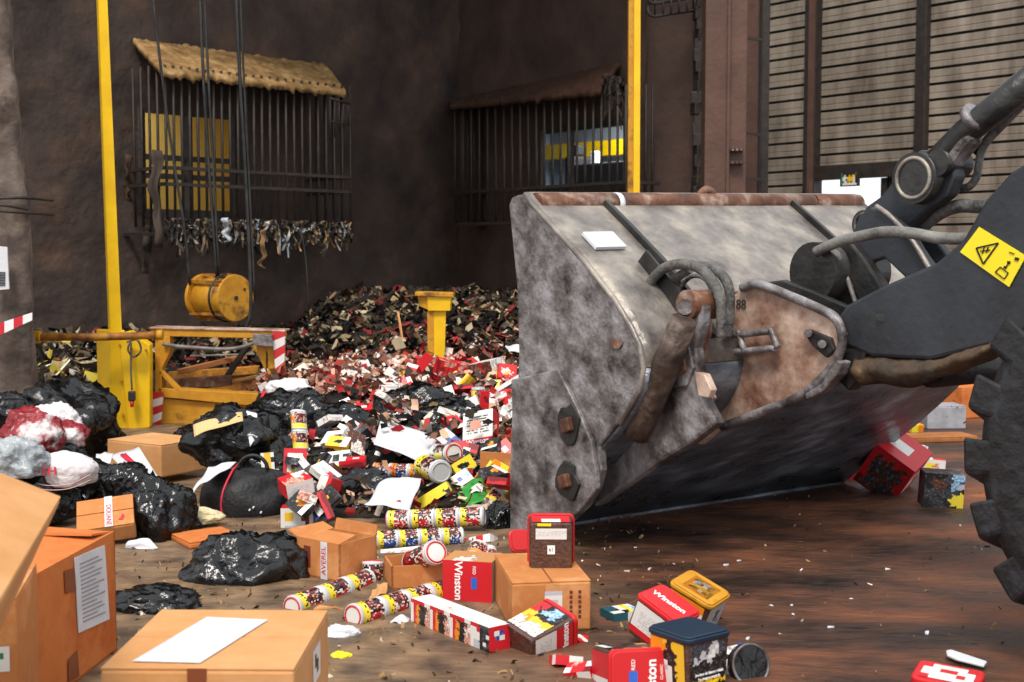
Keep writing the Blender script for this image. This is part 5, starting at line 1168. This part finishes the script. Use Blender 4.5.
# tins
def tin_row(label, p0, p1, r, n, seed, name='tin_stack', cat='tins', lid0='W', lid1='S', scheme=None, group=None):
    """round tobacco tins stacked end to end in shrink film"""
    rd = random.Random(seed); p0, p1 = Vector(p0), Vector(p1); ax = (p1-p0).normalized(); L = (p1-p0).length; hN = L/n
    x = ax.cross(Z) if abs(ax.z) < .9 else Vector((1, 0, 0)); x.normalize(); y = ax.cross(x)
    root = thing(name, label, cat, p0, (0, 0, 0), group)
    M_ = 44
    for t in range(n):
        s_ = scheme or rd.choice(['RKY', 'UYK', 'RyK', 'KYR', 'DyK']); sd = seed*7.3+t*3.1
        prof_ = [(0, .93), (.03, 1.0), (.08, 1.0), (.11, .965)]+[(.11+.77*i/14, .965) for i in range(1, 14)]+[(.88, .965), (.91, 1.0), (.97, 1.0), (1, .93)]
        vs = []; fs = []; cs = []
        for (h_, k) in prof_:
            for i in range(M_):
                a = 2*math.pi*i/M_; vs.append(p0+ax*(hN*(t+h_))+(x*math.cos(a)+y*math.sin(a))*r*k)
        nj = len(prof_)-1
        for j in range(nj):
            for i in range(M_):
                fs.append((j*M_+i, j*M_+(i+1) % M_, (j+1)*M_+(i+1) % M_, (j+1)*M_+i))
                a = 2*math.pi*i/M_; h_ = (prof_[j][0]+prof_[j+1][0])/2; sp = Vector((math.cos(a)*2.2, math.sin(a)*2.2, h_*5+sd)); nz = noise.noise(sp*1.6); n2 = noise.noise(sp*2.6)
                sec = (a/(2*math.pi)*2+.62+.10*nz) % 1
                if j < 2: c_ = PALS['S']
                elif j >= nj-3: c_ = PALS['W' if j == nj-2 else 'S']
                elif h_ < .32: c_ = PALS[s_[1]] if n2 < .22 or h_ < .17 else PALS[s_[2]]
                elif sec < .48:
                    c_ = PALS['PBNKDPNS'[int((nz*1.4+n2*.6+1)*4) % 8]]; f = 1+.7*n2; c_ = tuple(min(1, v*f) for v in c_[:3])+(1,)
                elif sec < .56: c_ = PALS['W'] if n2 > .05 else PALS['K']
                else: c_ = PALS[s_[0]] if n2 < .28 else PALS['W' if s_[0] != 'W' else 'K']
                if .80 < h_ < .86 and sec > .1: c_ = PALS[s_[2]] if n2 < .1 else PALS['W']
                cs.append(c_)
        mb = MB().add(vs, fs, cs, smooth=True)
        m_ = (len(prof_)-1)*M_
        b = len(mb.v)-len(vs)
        if t == 0: mb.add([p0+(x*math.cos(2*math.pi*i/M_)+y*math.sin(2*math.pi*i/M_))*r*.93 for i in range(M_)], [list(range(M_))[::-1]], PALS[lid0])
        if t == n-1: mb.add([p1+(x*math.cos(2*math.pi*i/M_)+y*math.sin(2*math.pi*i/M_))*r*.93 for i in range(M_)], [list(range(M_))], PALS[lid1])
        mb.build('tin', M_FILMPRINT, root)
    for p, s_, cc in ((p0, -1, lid0), (p1, 1, lid1)):
        mb = MB(); mb.tube(arc(p+ax*s_*.001, r*.80, 0, 2*math.pi, 24, x, y), r*.07, 6, col=PALS['R' if cc == 'W' else 'S'], cap=False); mb.build('end_ring', M_PRINT, root)
    return root
tin_row('red tin stack lying on top of the lower yellow and blue stack', P(388, 520, 4.95), P(484, 516, 4.9), .037, 4, 1, scheme='RyK')
tin_row('blue and yellow tin stack in the brown boxes below the red stack', P(353, 541, 4.6), P(462, 536, 4.7), .034, 5, 2, scheme='UyK')
tin_row('red capped tin stack lying on the floor in front of the brown open box', P(353, 616, 3.66), P(449, 589, 4.02), .036, 4, 3, scheme='RyK')
tin_row('tin stack with pink bands on the floor right of the lone bag', P(292, 607, 3.80), P(368, 579, 4.14), .035, 3, 4, scheme='RyN')
tin_row('tall tin stack standing upright among the black bags', P(301, 450, 5.7), P(298, 411, 5.75), .036, 2, 5, scheme='OyW')
tin_row('blue tin stack lying under the large white sheet', P(374, 470, 5.65), P(428, 472, 5.6), .034, 3, 6, scheme='UOK')
tin_row('single tin with a white lid lying in the brown box', P(412, 563, 4.16), P(436, 552, 4.02), .040, 1, 7, 'tobacco_tin', 'tin', 'D', 'W', 'DDR')
tin_row('upright yellow and black tin with a white lid beside the brown box', P(373, 590, 4.16), P(373, 561, 4.18), .036, 1, 8, 'tobacco_tin', 'tin', 'S', 'W', 'KyK')
tin_row('open yellow tin showing its silver base below the large white sheet', P(424, 466, 5.5), P(441, 472, 5.32), .050, 1, 9, 'tobacco_tin', 'tin', 'y', 'S', 'yyK')
tin_row('yellow tin lying above the silver based tin', P(437, 454, 5.75), P(454, 453, 5.6), .046, 1, 10, 'tobacco_tin', 'tin', 'y', 'W', 'yWK')
tin_row('yellow and red tins leaning against the bucket edge', P(488, 506, 5.15), P(506, 484, 5.3), .034, 2, 12, 'tin_stack', 'tins', 'S', 'S', 'yyR')
tin_row('brown and gold tin standing askew behind the red carton', P(468, 572, 4.3), P(480, 547, 4.4), .036, 2, 13, 'tin_stack', 'tins', 'S', 'S', 'BOP')
tin_row('small red tin behind the small brown box', P(491, 572, 4.3), P(489, 550, 4.4), .026, 1, 14, 'tobacco_tin', 'tin', 'R', 'R', 'RRW')
tin_row('yellow and grey tins standing beside the red upright pack', P(477, 410, 6.6), P(478, 388, 6.6), .034, 2, 15, 'tin_stack', 'tins', 'S', 'S', 'yNK')
tin_row('dark tin with a pale round lid on the heap left of the stanchion', P(406, 385, 7.9), P(412, 381, 7.7), .045, 1, 16, 'tobacco_tin', 'tin', 'D', 'M', 'DBR')
# black mouthed jar on its side at the bottom edge
jr = thing('glass_jar', 'jar with a black mouth lying at the bottom edge beside the blue lidded tub', 'jar', P(752, 664, 3.18))
p0, p1 = P(731, 664, 3.27), P(760, 665, 3.14); ax_ = (p1-p0).normalized()
MB().tube([p0, p0+ax_*.01, p0+ax_*.05, p0+ax_*.075], [.03, .046, .05, .048], 26).build('body', M_FILMPRINT, jr)
mb = MB(); xx = ax_.cross(Z).normalized(); yy = ax_.cross(xx)
for i, ch_ in enumerate('WUMWSyKyMUWN'): mb.tube([p0+ax_*.052+(xx*math.cos(i*.524)+yy*math.sin(i*.524))*.049, p0+ax_*.072+(xx*math.cos(i*.524)+yy*math.sin(i*.524))*.049], .006, 6, col=PALS[ch_])
mb.build('label_band', M_PRINT, jr)
MB().tube([p0+ax_*.074, p0+ax_*.10], .052, 28).build('black_lid', M_BAG, jr)
MB().tube(arc(p0+ax_*.10, .050, 0, 2*math.pi, 28, xx, yy), .004, 6, cap=False).build('rim', M_STEEL, jr)
# red tub lid lying on the floor at the lower right
q = G(948, 678, .012)
rl = thing('tub_lid', 'red framed tub lid lying on the rusty floor at the bottom right', 'lid', q, Euler((4*D2R, 3*D2R, -28*D2R)))
MB().prism([Vector((x, y, -.008)) for x, y in rrect(.16, .13, .02)], (0, 0, .018)).build('rim', M_REDLID, rl, world=False, bevel=.004)
MB().grid((-.062, -.047, .0115), (.124, 0, 0), (0, .094, 0), ["RWWWWR", "WWRRWW", "WWWWRW", "RWWWWW"], PALS).build('label', M_PRINT, rl, world=False)
rl2 = thing('tub_lid', 'red tub lid stuck upright behind the tub on the small box', 'lid', P(519, 541, 4.2), Euler((70*D2R, 0, 20*D2R)))
MB().prism([Vector((x, y, -.006)) for x, y in rrect(.07, .075, .02)], (0, 0, .012)).build('rim', M_REDLID, rl2, world=False, bevel=.003)
MB().prism([Vector((x, y, .006)) for x, y in rrect(.055, .06, .015)], (0, 0, .004)).build('inset', M_REDLID, rl2, world=False)
ws = MB().prism([G(946, 653, .01), G(951, 652, .01), G(987, 664, .008), G(984, 668, .008), G(956, 661, .01), G(947, 657, .01)], (0, 0, .008)).build('plastic_strip', M_WHITEPL, None, bevel=.003)
tagp(ws, 'white plastic strip lying behind the red framed lid', 'strip')

# papers
def sheet(label, pl, name='paper_sheet', m=None, bend=.015, seed=0, cat='paper', crease=True):
    """sheet between four corners (px, py, Y), gently buckled"""
    c = [P(*p) for p in pl]; n = 14; vs = []; nrm_ = (c[1]-c[0]).cross(c[3]-c[0]).normalized()
    for j in range(n+1):
        for i in range(n+1):
            u_, v_ = i/n, j/n; p = (c[0]*(1-u_)+c[1]*u_)*(1-v_)+(c[3]*(1-u_)+c[2]*u_)*v_
            b = noise.noise(Vector((u_*2, v_*2, seed)))*bend+(abs(u_-.5)*bend*.8 if crease else 0)
            vs.append(p+nrm_*b)
    o = MB().add(vs, [(j*(n+1)+i, j*(n+1)+i+1, (j+1)*(n+1)+i+1, (j+1)*(n+1)+i) for j in range(n) for i in range(n)], smooth=True).build(name, m or M_PAPER)
    o.modifiers.new('th', 'SOLIDIFY').thickness = .0025
    return tagp(o, label, cat)
sheet('large creased white sheet lying on the black bags in the middle', [(381, 419, 5.9), (438, 437, 5.85), (425, 463, 5.6), (374, 443, 5.65)], seed=1, bend=.02)
sheet('lower white envelope on the bags left of the yellow long carton', [(384, 478, 5.2), (421, 477, 5.15), (409, 509, 4.95), (364, 503, 4.98)], 'envelope', seed=2, bend=.02)
sheet('bluish white sheet sticking out of the magazine bag', [(208, 466, 5.3), (236, 461, 5.3), (206, 481, 5.05), (187, 496, 5.0)], seed=3)
sheet('white card with a red tape stripe behind the taped orange box', [(110, 456, 5.75), (139, 447, 5.8), (163, 485, 5.35), (146, 491, 5.3)], 'white_card', seed=4, bend=.006, crease=False)
sheet('red tape strip stuck on the white card', [(120, 455, 5.72), (126, 453, 5.72), (160, 486, 5.33), (156, 488, 5.33)], 'tape_strip', M_REDINK, seed=4, bend=.004, cat='tape', crease=False)
sheet('narrow white paper behind the small crumpled bag', [(96, 453, 5.5), (113, 452, 5.5), (108, 470, 5.3), (93, 482, 5.2)], seed=5)
sheet('white triangular paper scrap on the bag below the taped box', [(128, 541, 4.62), (148, 538, 4.62), (158, 548, 4.58), (122, 555, 4.6)], 'paper_scrap', seed=6)
sheet('white ribbon of paper left of the upright tin stack', [(244, 411, 5.7), (257, 413, 5.7), (258, 437, 5.6), (250, 446, 5.55)], seed=7)
sheet('beige card fanned over the magazine bag', [(193, 424, 5.6), (242, 411, 5.65), (243, 420, 5.55), (194, 436, 5.5)], 'beige_card', mat('beige_card', '#cfae78', .7), seed=8)
sheet('white and red carton sheet above the lower red tins', [(455, 513, 5.0), (489, 497, 5.2), (493, 507, 5.1), (480, 516, 5.0)], 'carton_sheet', mat('pale_card', '#cdb6a6', .7), seed=9)
sheet('green glossy magazine above the red tin stack', [(455, 489, 5.3), (482, 477, 5.35), (489, 500, 5.15), (464, 506, 5.1)], 'magazine', M_GREENPRINT, seed=10, cat='magazine')
sheet('white shining film strip running down to the large sheet', [(387, 425, 6.1), (392, 420, 6.1), (375, 452, 5.95), (369, 450, 5.95)], 'film_strip', M_WBAG, seed=11, cat='film')
sheet('white scrap beside the bucket above the brown flap', [(510, 412, 6.3), (519, 410, 6.3), (518, 420, 6.2), (511, 420, 6.2)], 'paper_scrap', seed=12)
sheet('white sheet leaning on the heap top beside the bucket', [(505, 345, 9.2), (521, 345, 9.2), (521, 352, 9.0), (509, 351, 9.0)], seed=13)
sheet('blue scrap of film behind the open cardboard box', [(312, 510, 4.95), (334, 507, 5.0), (330, 516, 4.9), (316, 520, 4.9)], 'film_scrap', M_BLUEINK, seed=14, cat='film')
sheet('red plastic strip hanging from the press frame corner', [(263, 390, 7.1), (268, 392, 7.1), (262, 410, 6.9), (255, 416, 6.9)], 'film_strip', M_REDINK, seed=15, cat='film')
sheet('white paper label hanging behind the red tub beside the small box', [(506, 572, 3.98), (512, 570, 3.98), (511, 600, 3.9), (506, 604, 3.9)], 'paper_label', seed=16)
sheet('brown torn card flap on the floor between the tin stacks', [(372, 588, 3.95), (388, 582, 4.0), (386, 592, 3.85), (368, 602, 3.8)], 'torn_card', M_CARDL, seed=17, cat='card')
sheet('white leaflet under the lone red capped tin stack', [(397, 616, 3.72), (412, 618, 3.7), (404, 624, 3.64), (390, 621, 3.66)], 'leaflet', seed=18)
sheet('twisted pale branch like strip standing in the far heap', [(397, 312, 10.3), (399, 312, 10.3), (405, 350, 10.0), (403, 350, 10.0)], 'film_strip', M_CARDL, seed=19, cat='strip', crease=False)

# loose packets on the heap: one of each kind, then copies
PK = 'loose packets on the heap'
KINDS = [('red cigarette packet lying loose among the packets on the heap', {'f': ["RRR", "RWR", "RRR", "WWW"], '*': ["RD"]}, (.075, .03, .11)),
 ('white cigarette packet lying loose among the packets on the heap', {'f': ["WWW", "WSW", "WRW", "WNW"], '*': ["WM"]}, (.075, .03, .11)),
 ('brown cigarette packet lying loose among the packets on the heap', {'f': ["BBB", "BMB", "MMM"], '*': ["BB"]}, (.075, .03, .11)),
 ('pale pink cigarette packet lying loose among the packets on the heap', {'f': ["PPM", "PMP", "WPP"], '*': ["PM"]}, (.075, .03, .11)),
 ('black and gold cigarette packet lying loose among the packets on the heap', {'f': ["KKK", "KYK", "KOK", "WWW"], '*': ["KN"]}, (.075, .03, .11)),
 ('yellow cigarette packet lying loose among the packets on the heap', {'f': ["yyy", "yKy", "WWW"], '*': ["yO"]}, (.07, .03, .1)),
 ('long red and white carton lying loose among the packets on the heap', {'f': ["RRWRRWRR", "WWWWWWWW"], 't': ["WRWRWRWR"], '*': ["RW"]}, (.24, .05, .08))]
rd = random.Random(77); protos = []
def scatter(n, region, w8, fore=0):
    for _ in range(n):
        ki = rd.choices(range(len(KINDS)), w8)[0]; lab, arts, sz = KINDS[ki]; px, py = region(rd); q = P(px, py, hitY(px, py)-fore)
        if q.y > 13.5 or (368 < px < 442 and 412 < py < 468) or (358 < px < 428 and 472 < py < 514) or (424 < px < 490 and 445 < py < 508) or (458 < px < 505 and 405 < py < 452) or (px > 380 and py > 500): continue
        R = Euler((rd.uniform(-1.9, -.3), rd.uniform(-.7, .7), rd.uniform(-3.1, 3.1))).to_matrix()
        q = q+Z*rd.uniform(.0, .05)
        pr = next((p for k_, p in protos if k_ == ki), None)
        if pr is None:
            o = carton(lab, q, R, sz, arts, 'cigarette_packet' if ki < 6 else 'cigarette_carton', 'packet' if ki < 6 else 'carton', PK); protos.append((ki, o))
        else:
            o = pr.copy(); scn.collection.objects.link(o); o.location = q; o.rotation_euler = R.to_euler()
scatter(70, lambda r: (r.uniform(385, 520), r.uniform(345, 420)), (4, 3, 2, 2, 2, 1, 1.2))
scatter(45, lambda r: (r.gauss(345, 40), r.uniform(366, 402)), (2, 3, 2, 4, 1, .5, .3))
scatter(52, lambda r: (r.uniform(300, 512), r.uniform(405, 512)), (3, 3, 2, 1, 3, 2, .6), .3)
scatter(30, lambda r: (r.uniform(375, 515), r.uniform(383, 426)), (3, 3, 2, 2, 2, 1, 1), .42)
scatter(10, lambda r: (r.uniform(195, 300), r.uniform(430, 470)), (1, 3, 2, 1, 1, 1, 0))
# white chips on the rusty floor
chip = None
for k in range(17):
    px, py = rd.uniform(560, 960), rd.uniform(540, 678); q = G(px, py, .004)
    if k == 0:
        mb = MB(); mb.add([(-.014, -.004, 0), (.01, -.006, .002), (.016, .003, 0), (-.006, .006, .004), (-.014, -.004, -.003), (.01, -.006, -.003), (.016, .003, -.003), (-.006, .006, -.003)], [(0, 1, 2, 3), (7, 6, 5, 4), (0, 4, 5, 1), (1, 5, 6, 2), (2, 6, 7, 3), (3, 7, 4, 0)])
        chip = mb.build('paper_chip', M_PAPER); o = chip; tagp(o, 'tiny white paper chip lying on the bare rusty floor', 'paper chip', 'paper chips on the floor')
    else: o = chip.copy(); scn.collection.objects.link(o)
    o.location = q; o.rotation_euler = (0, 0, rd.uniform(0, 6.3)); s_ = rd.uniform(.4, 1.0); o.scale = (s_, s_, s_)
# scrap inside the press frame
for lab, a, b, w_, m in (('brown plank slanting through the press frame', (178, 372, 8.4), (246, 356, 8.6), .05, M_CARD2), ('pale stick lying across the press frame floor', (200, 388, 8.35), (258, 376, 8.4), .03, M_CARDL),
                         ('dark rusty beam piece low inside the press frame', (172, 384, 8.3), (232, 380, 8.35), .09, M_RUST), ('thin grey rod lying high inside the press frame', (190, 356, 8.5), (255, 354, 8.5), .018, M_HOSEG)):
    tagp(MB().beam(P(*a), P(*b), w_, w_*.7).build('scrap_plank', m, None, bevel=.004), lab, 'scrap')
